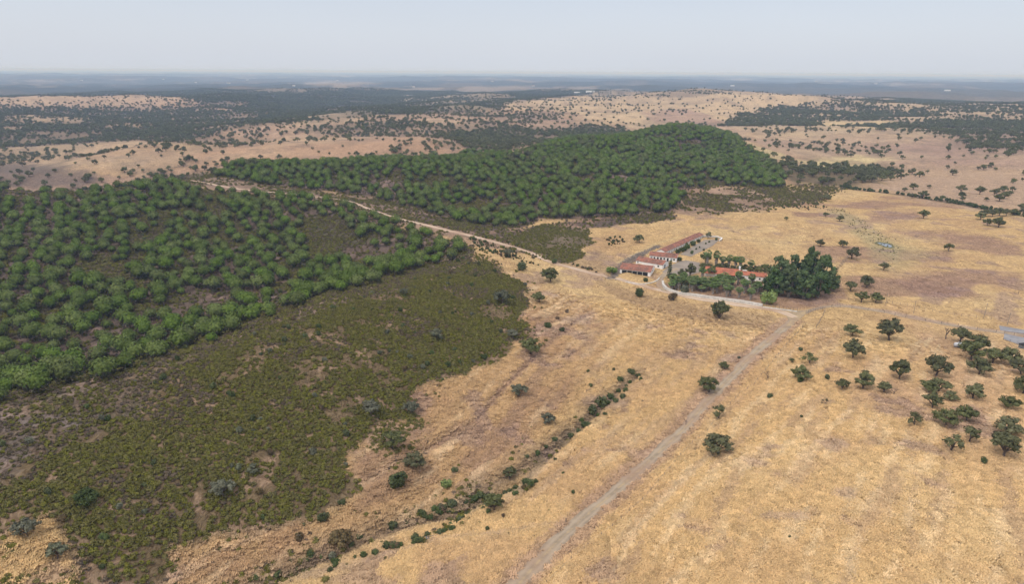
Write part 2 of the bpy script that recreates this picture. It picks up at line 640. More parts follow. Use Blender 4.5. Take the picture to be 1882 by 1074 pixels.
# far country -------------------------------------------------
far = sstep(318, 300, GPY) * (GPX > -4900)
farm_col = np.zeros(GX.shape)
paint(far, (0.43, 0.29, 0.175))
paint(far * sstep(0.0, 0.6, n60) * 0.6, (0.56, 0.40, 0.22))
paint(far * sstep(0.0, 0.6, n200) * 0.55, (0.34, 0.225, 0.15))
OD = np.zeros(GX.shape)            # oaks per hectare
OD += far * 16
REG = [
 # outline, colour, strength, oaks per hectare
 ([(-900, 100), (2800, 100), (2800, 160), (1882, 163), (1700, 166), (1480, 160), (1330, 158), (1130, 172), (1050, 176), (920, 192), (700, 205), (480, 190), (380, 188), (300, 174), (150, 174), (0, 166), (-900, 166)], FORR, 0.85, 110),
 ([(-900, 166), (150, 175), (300, 175), (380, 190), (470, 186), (330, 201), (200, 203), (-900, 200)], (0.44, 0.30, 0.20), 0.9, 20),
 ([(-900, 205), (420, 200), (900, 186), (920, 206), (700, 222), (430, 236), (340, 262), (200, 262), (100, 288), (-900, 312)], (0.13, 0.11, 0.075), 0.5, 85),
 ([(470, 180), (900, 176), (920, 206), (760, 214), (600, 212), (430, 205)], (0.09, 0.085, 0.06), 0.9, 60),
 ([(640, 219), (830, 206), (1010, 206), (1050, 225), (1120, 240), (1000, 250), (880, 262), (860, 250), (640, 252), (430, 250), (430, 240)], (0.46, 0.31, 0.20), 0.75, 26),
 ([(240, 325), (420, 262), (560, 262), (740, 252), (840, 270), (880, 282), (850, 300), (400, 322)], (0.47, 0.30, 0.18), 0.85, 17),
 ([(188, 320), (190, 306), (262, 306), (330, 290), (350, 292), (285, 323)], (0.09, 0.08, 0.055), 0.8, 150),
 ([(60, 322), (110, 292), (250, 258), (330, 275), (340, 292), (250, 325)], (0.44, 0.30, 0.18), 0.8, 26),
 ([(-900, 312), (60, 300), (140, 290), (100, 330), (-900, 335)], (0.17, 0.13, 0.10), 0.9, 30),
 ([(800, 245), (870, 272), (900, 285), (1000, 262), (1190, 252), (1060, 236), (900, 236)], (0.12, 0.105, 0.065), 0.6, 85),
 ([(560, 232), (720, 222), (950, 232), (1130, 240), (1190, 248), (1000, 246), (860, 238), (700, 236), (560, 243)], (0.12, 0.105, 0.065), 0.5, 60),
 ([(925, 190), (1050, 178), (1100, 170), (1250, 179), (1330, 168), (1480, 172), (1540, 188), (1400, 204), (1350, 215), (1330, 240), (1260, 226), (1180, 240), (1120, 225), (1040, 205), (930, 202)], (0.60, 0.44, 0.255), 0.85, 4),
 ([(1180, 205), (1260, 200), (1300, 212), (1370, 245), (1330, 248), (1260, 225), (1200, 225)], (0.40, 0.26, 0.185), 0.8, 5),
 ([(1330, 230), (1360, 210), (1480, 192), (1700, 172), (2800, 180), (2800, 252), (1780, 252), (1600, 246), (1520, 250), (1400, 246)], (0.40, 0.31, 0.20), 0.6, 140),
 ([(1700, 168), (2800, 170), (2800, 182), (1780, 182)], (0.56, 0.42, 0.27), 0.9, 2),
 ([(1490, 224), (1640, 221), (1652, 233), (1500, 237)], (0.62, 0.46, 0.24), 0.9, 0),
 ([(1250, 160), (1480, 168), (1350, 168), (1250, 180), (1180, 175)], (0.10, 0.10, 0.07), 0.6, 60),
 ([(1390, 250), (1700, 252), (2800, 250), (2800, 395), (1882, 392), (1700, 370), (1560, 345), (1650, 330), (1640, 300), (1400, 285)], (0.44, 0.305, 0.20), 0.8, 11),
 ([(1560, 256), (1720, 262), (2800, 285), (2800, 330), (1700, 300), (1560, 285)], (0.36, 0.24, 0.175), 0.7, 6),
 ([(1740, 240), (2800, 240), (2800, 300), (1800, 290)], (0.36, 0.25, 0.175), 0.5, 60),
 ([(1450, 262), (1560, 268), (1680, 288), (1640, 302), (1470, 290)], (0.42, 0.31, 0.20), 0.3, 34),
 ([(1480, 296), (1580, 287), (1640, 293), (1560, 306), (1490, 305)], YELL, 0.9, 2),
 ([(1345, 256), (1380, 266), (1450, 292), (1400, 292), (1370, 275)], YELL, 0.8, 4),
 ([(1425, 302), (1500, 308), (1640, 302), (1645, 330), (1560, 345), (1440, 348)], (0.10, 0.085, 0.055), 0.8, 130),
]
for pts, col, st, dn in REG:
    m = region(pts, 8, 9, 10)
    paint(m * st, col)
    OD += (dn - OD) * m
RELM = fbm(GX, GY, 190, 3, 13) * sstep(620, 1000, GR) * (1 - sstep(1800, 2600, GR)) * 0.8 + fbm(GX, GY, 520, 4, 14) * sstep(1300, 2400, GR)
OD *= np.clip(1 - 1.5 * RELM, 0.12, 3.0)
paint(far * sstep(0.05, 0.5, RELM) * 0.35, (0.62, 0.46, 0.27)); paint(far * sstep(-0.1, -0.55, RELM) * 0.4, (0.17, 0.13, 0.09))  # far ridges paler and hollows darker in colour, standing in for relief shading
OD *= 1.9 * sstep(-0.55, 0.45, fbm(GX, GY, 130, 3, 51) + 0.35) * 0.65 + 0.5 * sstep(0.0, 0.5, fbm(GX, GY, 60, 3, 52)) 
paint(far * sstep(0.15, 0.6, n20) * 0.38, (0.22, 0.165, 0.11)); paint(far * sstep(0.2, 0.6, fbm(GX, GY, 40, 4, 38)) * 0.35, (0.26, 0.185, 0.13))
# light clearings and fields in the far woodland
vf = (GPY < 186) * (GPX > -4900)
pat = fbm(GX, GY * 0.6, 520, 4, 61)
paint(vf * sstep(3000, 5000, GR) * 0.85, (0.060, 0.072, 0.062))
paint(vf * sstep(0.30, 0.6, pat) * sstep(1200, 3000, GR) * 0.30, (0.30, 0.23, 0.17))
paint(vf * sstep(0.30, 0.62, fbm(GX * 1.3, GY * 0.45, 1100, 6, 62, 0.68)) * sstep(2800, 5000, GR) * 0.6, (0.42, 0.34, 0.26))
paint(region([(715, 176), (745, 174), (775, 180), (830, 178), (850, 183), (780, 188), (730, 186)], 8, 14) * 0.9, (0.55, 0.44, 0.30))
paint(region([(560, 151), (660, 150), (700, 153), (640, 158), (560, 155)], 20, 30) * 0.5, (0.50, 0.40, 0.30))

# pasture around the farm keeps the hedge line dark
paint(stripe([(1548, 345), (1600, 352), (1680, 362), (1760, 375), (1882, 398)], 3, 1.5, 1.5) * 0.8, (0.12, 0.10, 0.06))

# pine plantations and scrub ------------------------------------
PINE_L = [(-400, 345), (0, 352), (150, 348), (290, 333), (345, 343), (440, 356), (560, 366), (630, 380), (690, 402), (760, 428), (830, 442), (858, 452), (856, 474),
          (790, 493), (700, 519), (600, 549), (520, 578), (430, 620), (300, 664), (200, 700), (100, 722), (0, 748), (-400, 810)]
PINE_R = [(392, 326), (425, 303), (600, 299), (700, 291), (800, 289), (870, 281), (960, 286), (1000, 264), (1060, 251), (1180, 247), (1210, 232), (1250, 222), (1330, 240),
          (1375, 272), (1440, 318), (1442, 350), (1330, 342), (1290, 345), (1262, 352), (1240, 390), (1180, 396), (1080, 402), (990, 405), (950, 422), (880, 416), (820, 402), (760, 385), (690, 366), (610, 352), (500, 342)]
SCRUB = [(-400, 800), (0, 762), (130, 730), (300, 676), (420, 640), (520, 598), (620, 556), (720, 524), (800, 492), (862, 474), (905, 490), (950, 512), (976, 560), (968, 600), (938, 645), (900, 668),
         (840, 690), (800, 702), (755, 735), (775, 762), (700, 775), (672, 800), (640, 830), (642, 895), (600, 935), (540, 966), (470, 986), (380, 1000), (300, 1008),
         (270, 1100), (120, 1100), (170, 1010), (110, 940), (60, 960), (0, 1012), (-400, 1050)]
SCR2 = [(940, 442), (1000, 414), (1078, 424), (1086, 446), (1062, 480), (1030, 484), (985, 466)]
HEA1 = [(1240, 345), (1330, 345), (1440, 350), (1530, 345), (1500, 372), (1400, 385), (1330, 395), (1245, 392)]
mPL = region(PINE_L, 3, 2, 0) * (GR < 900); mPR = region(PINE_R, 4, 3, 0) * (GR < 1300)
mSC = region(SCRUB, 2.0, 5.5, 0); mS2 = region(SCR2, 2, 4); mH1 = region(HEA1, 4, 5)
skirt = region([(0, 318), (150, 322), (300, 326), (300, 334), (150, 350), (0, 355), (-400, 355), (-400, 318)], 4, 4) * (GR < 900)
skirt2 = region([(640, 372), (700, 366), (830, 402), (950, 424), (1060, 404), (1240, 392), (1240, 404), (1080, 420), (940, 440), (860, 436), (760, 410)], 2, 3)
below = region([(860, 436), (930, 448), (1000, 480), (1100, 505), (1090, 498), (1030, 484), (985, 466), (940, 440)], 1.5, 2)
for m in (mPL, mPR, skirt, skirt2):
    paint(m, HEATH)
paint(skirt2 * sstep(0.0, 0.5, n20) * 0.6, SOIL)
paint((mPL + mPR) * sstep(-0.1, 0.6, n20) * 0.6, (0.17, 0.125, 0.095))
paint((mPL + mPR) * sstep(0.25, 0.7, n6 * 0.6 + n20 * 0.6) * 0.6, (0.38, 0.26, 0.19))
paint(np.clip(mPL + mPR + skirt, 0, 1) * sstep(0.0, 0.5, n60) * 0.65, OLIVE)
paint(mSC, (0.19, 0.135, 0.07)); paint(mS2, (0.20, 0.15, 0.09)); paint(mH1 * 0.9, (0.30, 0.20, 0.13)); paint(mH1 * sstep(-0.1, 0.4, n20) * 0.7, (0.16, 0.12, 0.07)); paint(mH1 * sstep(0.3, 0.6, n60) * 0.7, (0.50, 0.35, 0.22))
paint(mSC * sstep(0.1, 0.6, n6) * 0.6, (0.42, 0.28, 0.17))
CREST = region([(-400, 725), (0, 718), (110, 694), (300, 640), (430, 592), (520, 552), (640, 522), (790, 474), (862, 450), (866, 480), (800, 505), (720, 535), (620, 570), (520, 612), (420, 655), (300, 700), (250, 770), (120, 830), (0, 850), (-400, 850)], 2, 3)
paint(CREST * 0.85, (0.20, 0.145, 0.095)); paint(CREST * sstep(-0.1, 0.5, n6) * 0.5, OLIVE); paint(CREST * sstep(0.15, 0.6, n20) * 0.6, (0.40, 0.28, 0.19))
paint(region([(1262, 345), (1340, 342), (1300, 360), (1270, 372)], 3, 4) * 0.4, SOIL)
# scrub plants per square metre
openings = sstep(0.22, 0.50, fbm(GX, GY, 9, 4, 71) * 0.75 + 0.30 * fbm(GX, GY, 35, 2, 72) + 0.42 * sstep(840, 1000, GPY) * sstep(640, 250, GPX))
DS = mSC * (1 - openings * 0.88)
DS *= 1 - 0.9 * region([(880, 560), (935, 560), (950, 580), (915, 592), (880, 580)], 1, 1)
for pts in ([(220, 720), (300, 700), (330, 730), (250, 760), (180, 770)], [(1095, 0), (1096, 0), (1096, 1)]):
    if len(pts) > 3: DS *= 1 - 0.55 * region(pts, 4, 4)
for pts, v in (([(690, 785), (775, 765), (782, 795), (745, 812), (700, 838), (682, 822)], .8), ([(712, 838), (782, 812), (790, 838), (760, 850), (720, 868)], .7), ([(650, 740), (700, 735), (740, 770), (690, 785), (650, 770)], .35)):
    DS = np.maximum(DS, region(pts, 1.5, 2.5) * v)
DS = np.maximum(DS, region([(-300, 960), (0, 1010), (60, 955), (110, 940), (180, 1005), (300, 1005), (320, 1100), (-300, 1100)], 3, 4) * 0.5 * sstep(0.0, 0.4, n20 + 0.6 * n6))
DS = np.maximum(DS, region(SCRUB, 16, 8, 0) * 0.30 * sstep(0.25, 0.6, n6 + 0.6 * n20))
GREYP = region([(-300, 750), (0, 745), (160, 720), (270, 730), (240, 790), (120, 850), (0, 880), (-300, 900)], 6, 8)
paint(GREYP * sstep(-0.2, 0.4, n6 + n20) * 0.7, (0.23, 0.18, 0.15)); DS *= 1 - 0.45 * GREYP
DS2 = mS2 * (1 - 0.8 * sstep(0.2, 0.5, n20)) * 0.7
DH = np.clip(mPL + mPR + skirt + skirt2, 0, 1) * (0.10 + 0.34 * sstep(-0.1, 0.4, n60)) + mH1 * 0.34 * sstep(-0.2, 0.3, n20) + below * 0.35 + region([(1425, 340), (1560, 345), (1500, 375), (1400, 385)], 4, 4) * 0.2
DB = region([(170, 900), (420, 880), (420, 1100), (100, 1100)], 6, 6) * mSC * 0.0

left_low = region([(-900, 316), (0, 318), (250, 324), (300, 318), (430, 300), (440, 318), (400, 330), (300, 334), (150, 356), (-900, 370)], 4, 4)
OD += left_low * (GR > 760) * 25
paint(left_low * (GR > 700), (0.40, 0.265, 0.165)); paint(region([(-900, 302), (60, 300), (170, 316), (190, 330), (150, 345), (-900, 350)], 6, 8) * 0.75, (0.17, 0.13, 0.10)); paint(left_low * (GR <= 700), HEATH); paint(left_low * (GR <= 700) * sstep(-.2, .4, n60) * .7, OLIVE)
tv = stripe([(312, 328), (380, 337), (460, 350), (530, 357), (600, 364), (645, 371), (668, 380), (700, 392), (745, 405), (800, 418), (850, 430), (890, 440), (950, 458)], 13, 4, 5) * (1 - np.clip(mPL + mPR, 0, 1) * .6)
paint(tv * 0.9, (0.34, 0.225, 0.145)); paint(tv * sstep(0.0, 0.5, n20) * 0.7, (0.14, 0.115, 0.065)); paint(tv * sstep(0.2, 0.6, n6) * 0.4, (0.46, 0.32, 0.21))
ab = region([(296, 326), (400, 316), (440, 330), (500, 342), (690, 364), (770, 384), (700, 396), (640, 376), (530, 362), (400, 347), (310, 336)], 3, 3)
paint(ab * 0.9, (0.30, 0.205, 0.135)); paint(ab * sstep(-0.1, 0.4, n20) * 0.7, (0.14, 0.12, 0.065)); paint(ab * sstep(0.3, 0.6, n6) * 0.5, (0.46, 0.32, 0.22))
tv = np.clip(tv + ab, 0, 1)
main_verge = stripe([(925, 1110), (960, 1068), (1010, 1012), (1060, 965), (1130, 905), (1200, 842), (1265, 780), (1325, 712), (1385, 652), (1430, 612), (1455, 590)], 5.2, 1.6, 1.2)
paint(main_verge * 0.75, (0.44, 0.285, 0.175))
NEARW = sstep(300, 340, GPY)[..., None]
C = C * (np.array([0.76, 0.768, 0.84]) * NEARW + np.array([0.83, 0.83, 0.86]) * (1 - NEARW))

# ------------------------------------------------------------------ materials
MATS = {}
def new_mat(name):
    m = bpy.data.materials.new(name); m.use_nodes = True
    nt = m.node_tree
    b = nt.nodes['Principled BSDF']
    b.inputs['Roughness'].default_value = 0.85
    b.inputs['Specular IOR Level'].default_value = 0.15
    return m, nt, b

def N_(nt, t, **kw):
    n = nt.nodes.new(t)
    for k, v in kw.items():
        if k in n.inputs.keys(): n.inputs[k].default_value = v
        else: setattr(n, k, v)
    return n

def math_(nt, op, a, b=None, c=None):
    n = nt.nodes.new('ShaderNodeMath'); n.operation = op
    for i, v in enumerate((a, b, c)):
        if v is None: continue
        if isinstance(v, (int, float)): n.inputs[i].default_value = v
        else: nt.links.new(v, n.inputs[i])
    return n.outputs[0]

def mixrgb(nt, fac, a, b, blend='MIX'):
    n = nt.nodes.new('ShaderNodeMix'); n.data_type = 'RGBA'; n.blend_type = blend
    for i, v in ((0, fac), (6, a), (7, b)):
        if isinstance(v, (int, float)): n.inputs[i].default_value = v
        elif isinstance(v, tuple): n.inputs[i].default_value = v + (1,) if len(v) == 3 else v
        else: nt.links.new(v, n.inputs[i])
    return n.outputs[2]

def maprange(nt, v, a, b, c, d):
    n = nt.nodes.new('ShaderNodeMapRange')
    nt.links.new(v, n.inputs[0])
    for i, q in enumerate((a, b, c, d)): n.inputs[i + 1].default_value = q
    return n.outputs[0]

def foliage_mat(name, col, col2, var=0.25, leafvar=0.45, scale=1.2):
    """leaf colour: differs from plant to plant (object random) and from clump to clump"""
    m, nt, b = new_mat(name)
    oi = nt.nodes.new('ShaderNodeObjectInfo')
    tcx = nt.nodes.new('ShaderNodeTexCoord')
    n = N_(nt, 'ShaderNodeTexNoise', Scale=scale, Detail=2)
    nt.links.new(tcx.outputs['Object'], n.inputs['Vector'])
    f = maprange(nt, n.outputs['Fac'], 0.35, 0.65, 0, 1)
    c = mixrgb(nt, f, col, col2)
    r = maprange(nt, oi.outputs['Random'], 0, 1, 1 - var, 1 + var)
    g = nt.nodes.new('ShaderNodeHueSaturation')
    nt.links.new(c, g.inputs['Color'])
    r2 = math_(nt, 'FRACT', math_(nt, 'MULTIPLY', oi.outputs['Random'], 7.31))
    nt.links.new(maprange(nt, r2, 0, 1, 0.485, 0.512), g.inputs['Hue'])
    nt.links.new(maprange(nt, r2, 0, 1, 0.85, 1.08), g.inputs['Saturation'])
    nt.links.new(r, g.inputs['Value'])
    nt.links.new(g.outputs[0], b.inputs['Base Color'])
    b.inputs['Roughness'].default_value = 0.7
    b.inputs['Specular IOR Level'].default_value = 0.12
    MATS[name] = m
    return m

def plain_mat(name, col, col2=None, scale=1.0, rough=0.85, bump=0.0, coords='Object'):
    m, nt, b = new_mat(name)
    b.inputs['Roughness'].default_value = rough
    tcx = nt.nodes.new('ShaderNodeTexCoord')
    n = N_(nt, 'ShaderNodeTexNoise', Scale=scale, Detail=5)
    nt.links.new(tcx.outputs[coords], n.inputs['Vector'])
    f = maprange(nt, n.outputs['Fac'], 0.32, 0.68, 0, 1)
    nt.links.new(mixrgb(nt, f, col, col2 or tuple(c * 0.8 for c in col)), b.inputs['Base Color'])
    if bump:
        bm = N_(nt, 'ShaderNodeBump', Strength=bump, Distance=0.1)
        nt.links.new(n.outputs['Fac'], bm.inputs['Height'])
        nt.links.new(bm.outputs[0], b.inputs['Normal'])
    MATS[name] = m
    return m

foliage_mat('oak_leaf', (0.086, 0.093, 0.036), (0.158, 0.160, 0.072))
foliage_mat('oak_leaf_grey', (0.105, 0.112, 0.070), (0.160, 0.162, 0.108))
foliage_mat('pine_leaf', (0.080, 0.122, 0.022), (0.155, 0.205, 0.045), 0.22, scale=0.6)
foliage_mat('pine_old_shaded', (0.048, 0.058, 0.034), (0.085, 0.080, 0.060), 0.2)  # old needles, darkened to put the crown's underside shade into the colour
foliage_mat('scrub_leaf', (0.108, 0.104, 0.024), (0.185, 0.168, 0.042), 0.28, scale=0.8)
foliage_mat('heath_leaf', (0.105, 0.085, 0.055), (0.17, 0.125, 0.085), 0.3)
foliage_mat('bush_leaf', (0.060, 0.080, 0.028), (0.10, 0.12, 0.045), 0.2)
foliage_mat('fresh_leaf', (0.14, 0.20, 0.05), (0.20, 0.26, 0.08), 0.15)
foliage_mat('brown_leaf', (0.11, 0.085, 0.045), (0.16, 0.11, 0.06), 0.2)
foliage_mat('euca_leaf', (0.062, 0.096, 0.036), (0.115, 0.160, 0.060), 0.15, scale=0.35)
foliage_mat('palm_leaf', (0.10, 0.15, 0.050), (0.16, 0.21, 0.07), 0.15)
foliage_mat('dead_leaf', (0.21, 0.17, 0.125), (0.30, 0.25, 0.18), 0.15)
foliage_mat('straw_leaf', (0.74, 0.50, 0.22), (0.90, 0.68, 0.36), 0.18)
plain_mat('bark', (0.085, 0.062, 0.048), (0.15, 0.12, 0.10), 3)
plain_mat('bark_pale', (0.26, 0.22, 0.18), (0.38, 0.33, 0.28), 2)
plain_mat('palm_bark', (0.22, 0.19, 0.16), (0.32, 0.28, 0.24), 1.5)
plain_mat('whitewash', (0.88, 0.87, 0.85), (0.80, 0.78, 0.74), 0.6)
plain_mat('whitewash_old', (0.68, 0.66, 0.61), (0.46, 0.43, 0.38), 0.9)
plain_mat('plinth', (0.13, 0.14, 0.15), (0.20, 0.20, 0.20), 0.8)
plain_mat('dark_opening', (0.022, 0.022, 0.024), (0.035, 0.033, 0.032), 1)
plain_mat('grey_paint', (0.24, 0.27, 0.31), (0.30, 0.32, 0.34), 1)
plain_mat('post_wood', (0.16, 0.13, 0.105), (0.24, 0.20, 0.17), 4)
plain_mat('pole_wood', (0.20, 0.17, 0.14), (0.28, 0.24, 0.20), 2)
plain_mat('wire', (0.20, 0.19, 0.18), (0.26, 0.25, 0.24), 4)
plain_mat('stone', (0.26, 0.22, 0.18), (0.14, 0.12, 0.10), 1.3, bump=0.4)
plain_mat('concrete', (0.20, 0.195, 0.205), (0.29, 0.28, 0.28), 0.35)
plain_mat('yard', (0.215, 0.180, 0.145), (0.29, 0.24, 0.195), 0.12)
plain_mat('tank_metal', (0.55, 0.57, 0.60), (0.45, 0.47, 0.50), 1, rough=0.5)
plain_mat('rubber', (0.03, 0.03, 0.03), None, 1)

def roof_mat(name, a, b2, c):
    m, nt, b = new_mat(name)
    tcx = nt.nodes.new('ShaderNodeTexCoord')
    n1 = N_(nt, 'ShaderNodeTexNoise', Scale=0.35, Detail=4)
    n2 = N_(nt, 'ShaderNodeTexNoise', Scale=2.5, Detail=3)
    br = nt.nodes.new('ShaderNodeTexVoronoi'); br.inputs['Scale'].default_value = 1.5
    for q in (n1, n2, br): nt.links.new(tcx.outputs['Object'], q.inputs['Vector'])
    c1 = mixrgb(nt, maprange(nt, n1.outputs['Fac'], 0.4, 0.62, 0, 1), a, b2)
    c2 = mixrgb(nt, maprange(nt, n2.outputs['Fac'], 0.52, 0.72, 0, 0.7), c1, c)
    sp = nt.nodes.new('ShaderNodeSeparateColor'); nt.links.new(br.outputs['Color'], sp.inputs[0])
    sc = nt.nodes.new('ShaderNodeVectorMath'); sc.operation = 'SCALE'
    nt.links.new(c2, sc.inputs[0]); nt.links.new(maprange(nt, sp.outputs[0], 0, 1, 0.82, 1.15), sc.inputs['Scale'])
    nt.links.new(sc.outputs[0], b.inputs['Base Color'])
    MATS[name] = m
roof_mat('roof_old', (0.29, 0.115, 0.078), (0.165, 0.085, 0.065), (0.38, 0.26, 0.19))
roof_mat('roof_new', (0.41, 0.135, 0.075), (0.30, 0.105, 0.065), (0.46, 0.25, 0.17))

def grass_tuft_mat():
    m, nt, b = new_mat('straw_leaf')
    at = nt.nodes.new('ShaderNodeAttribute'); at.attribute_type = 'INSTANCER'; at.attribute_name = 'tint'
    oi = nt.nodes.new('ShaderNodeObjectInfo')
    sc = nt.nodes.new('ShaderNodeVectorMath'); sc.operation = 'SCALE'
    nt.links.new(at.outputs['Color'], sc.inputs[0]); nt.links.new(maprange(nt, oi.outputs['Random'], 0, 1, 1.05, 1.65), sc.inputs['Scale'])
    nt.links.new(sc.outputs[0], b.inputs['Base Color']); MATS['straw_leaf'] = m
grass_tuft_mat()

def ground_mat():
    m, nt, b = new_mat('ground')
    at = nt.nodes.new('ShaderNodeAttribute'); at.attribute_name = 'tint'
    ge = nt.nodes.new('ShaderNodeNewGeometry')
    # lodged grass: noise warped by a slower field, stretched along a turning direction
    warp = N_(nt, 'ShaderNodeTexNoise', Scale=0.12, Detail=2)
    nt.links.new(ge.outputs['Position'], warp.inputs['Vector'])
    wv = nt.nodes.new('ShaderNodeVectorMath'); wv.operation = 'MULTIPLY_ADD'
    nt.links.new(warp.outputs['Color'], wv.inputs[0]); wv.inputs[1].default_value = (9, 9, 0)
    nt.links.new(ge.outputs['Position'], wv.inputs[2])
    mpn = nt.nodes.new('ShaderNodeMapping'); mpn.inputs['Rotation'].default_value = (0, 0, 0.7); mpn.inputs['Scale'].default_value = (1.0, 0.45, 1)
    nt.links.new(wv.outputs[0], mpn.inputs[0])
    fine = N_(nt, 'ShaderNodeTexNoise', Scale=0.95, Detail=5, Roughness=0.62, Distortion=1.6)
    nt.links.new(mpn.outputs[0], fine.inputs['Vector'])
    mid = N_(nt, 'ShaderNodeTexNoise', Scale=0.16, Detail=5, Roughness=0.6, Distortion=0.8)
    nt.links.new(wv.outputs[0], mid.inputs['Vector'])
    cnt = N_(nt, 'ShaderNodeTexNoise', Scale=0.035, Detail=3, Roughness=0.5)
    nt.links.new(ge.outputs['Position'], cnt.inputs['Vector'])
    f1 = maprange(nt, fine.outputs['Fac'], 0.30, 0.70, 0.34, 1.50)
    f2 = maprange(nt, mid.outputs['Fac'], 0.3, 0.7, 0.80, 1.18)
    # how strong the fine contrast is varies from place to place
    k = maprange(nt, cnt.outputs['Fac'], 0.35, 0.65, 0.65, 1.0)
    f1 = math_(nt, 'ADD', math_(nt, 'MULTIPLY', math_(nt, 'SUBTRACT', f1, 1.0), k), 1.0)
    f = math_(nt, 'MULTIPLY', f1, f2)
    sc = nt.nodes.new('ShaderNodeVectorMath'); sc.operation = 'SCALE'
    nt.links.new(at.outputs['Color'], sc.inputs[0]); nt.links.new(f, sc.inputs['Scale'])
    # dark bits are also browner
    dk = maprange(nt, fine.outputs['Fac'], 0.30, 0.48, 0.55, 0.0)
    out = mixrgb(nt, dk, sc.outputs[0], mixrgb(nt, 1.0, sc.outputs[0], (0.86, 0.66, 0.62), 'MULTIPLY'))
    nt.links.new(out, b.inputs['Base Color'])
    bm = N_(nt, 'ShaderNodeBump', Strength=0.9, Distance=0.35)
    nt.links.new(math_(nt, 'ADD', fine.outputs['Fac'], math_(nt, 'MULTIPLY', mid.outputs['Fac'], 1.5)), bm.inputs['Height'])
    nt.links.new(bm.outputs[0], b.inputs['Normal'])
    b.inputs['Roughness'].default_value = 0.95
    b.inputs['Specular IOR Level'].default_value = 0.05
    return m

def road_mat(name, a, b2, scale):
    m, nt, b = new_mat(name)
    at = nt.nodes.new('ShaderNodeAttribute'); at.attribute_name = 'across'
    ge = nt.nodes.new('ShaderNodeNewGeometry')
    n = N_(nt, 'ShaderNodeTexNoise', Scale=0.35, Detail=6, Roughness=0.65)
    nt.links.new(ge.outputs['Position'], n.inputs['Vector'])
    n2 = N_(nt, 'ShaderNodeTexNoise', Scale=0.05, Detail=3)
    nt.links.new(ge.outputs['Position'], n2.inputs['Vector'])
    # wheel ruts pale, crown between them browner
    c = math_(nt, 'ABSOLUTE', at.outputs['Fac'])
    rut = maprange(nt, math_(nt, 'ABSOLUTE', math_(nt, 'SUBTRACT', c, 0.45)), 0.0, 0.3, 1, 0)
    c1 = mixrgb(nt, maprange(nt, n.outputs['Fac'], 0.40, 0.60, 0, 1), a, b2)
    c2 = mixrgb(nt, math_(nt, 'MULTIPLY', rut, 0.75), c1, tuple(min(1, v * 1.6) for v in a))
    c3 = mixrgb(nt, maprange(nt, n2.outputs['Fac'], 0.45, 0.62, 0, 0.6), c2, (0.30, 0.185, 0.12))
    c4 = mixrgb(nt, math_(nt, 'MULTIPLY', maprange(nt, c, 0.02, 0.22, 0.75, 0.0), maprange(nt, n.outputs['Fac'], 0.42, 0.56, 0.2, 1.0)), c3, (0.40, 0.29, 0.16))
    nt.links.new(c4, b.inputs['Base Color'])
    MATS[name] = m
road_mat('road_dirt', (0.235, 0.185, 0.132), (0.335, 0.262, 0.185), 1)
road_mat('road_pale', (0.38, 0.285, 0.21), (0.48, 0.36, 0.265), 1)
MATS['ground'] = ground_mat()
m, nt, b = new_mat('water')
b.inputs['Base Color'].default_value = (0.16, 0.18, 0.20, 1); b.inputs['Roughness'].default_value = 0.12; b.inputs['Specular IOR Level'].default_value = 0.5
MATS['water'] = m

# ------------------------------------------------------------------ meshes from arrays
def np_mesh(name, V, F, mats=(), midx=None, smooth=False):
    """V (n,3) array; F list of int arrays (m,k), k may differ from array to array"""
    me = bpy.data.meshes.new(name)
    F = [np.asarray(f) for f in F if len(f)]
    loops = np.concatenate([f.ravel() for f in F])
    tot = np.concatenate([np.full(len(f), f.shape[1]) for f in F])
    st = np.concatenate([[0], np.cumsum(tot)[:-1]])
    me.vertices.add(len(V)); me.loops.add(len(loops)); me.polygons.add(len(tot))
    me.vertices.foreach_set('co', np.asarray(V, np.float32).ravel())
    me.loops.foreach_set('vertex_index', loops.astype(np.int32))
    me.polygons.foreach_set('loop_start', st.astype(np.int32))
    me.polygons.foreach_set('loop_total', tot.astype(np.int32))
    for mm in mats: me.materials.append(MATS[mm])
    if midx is not None: me.polygons.foreach_set('material_index', np.asarray(midx, np.int32))
    me.polygons.foreach_set('use_smooth', np.full(len(tot), smooth))
    me.update()
    return me

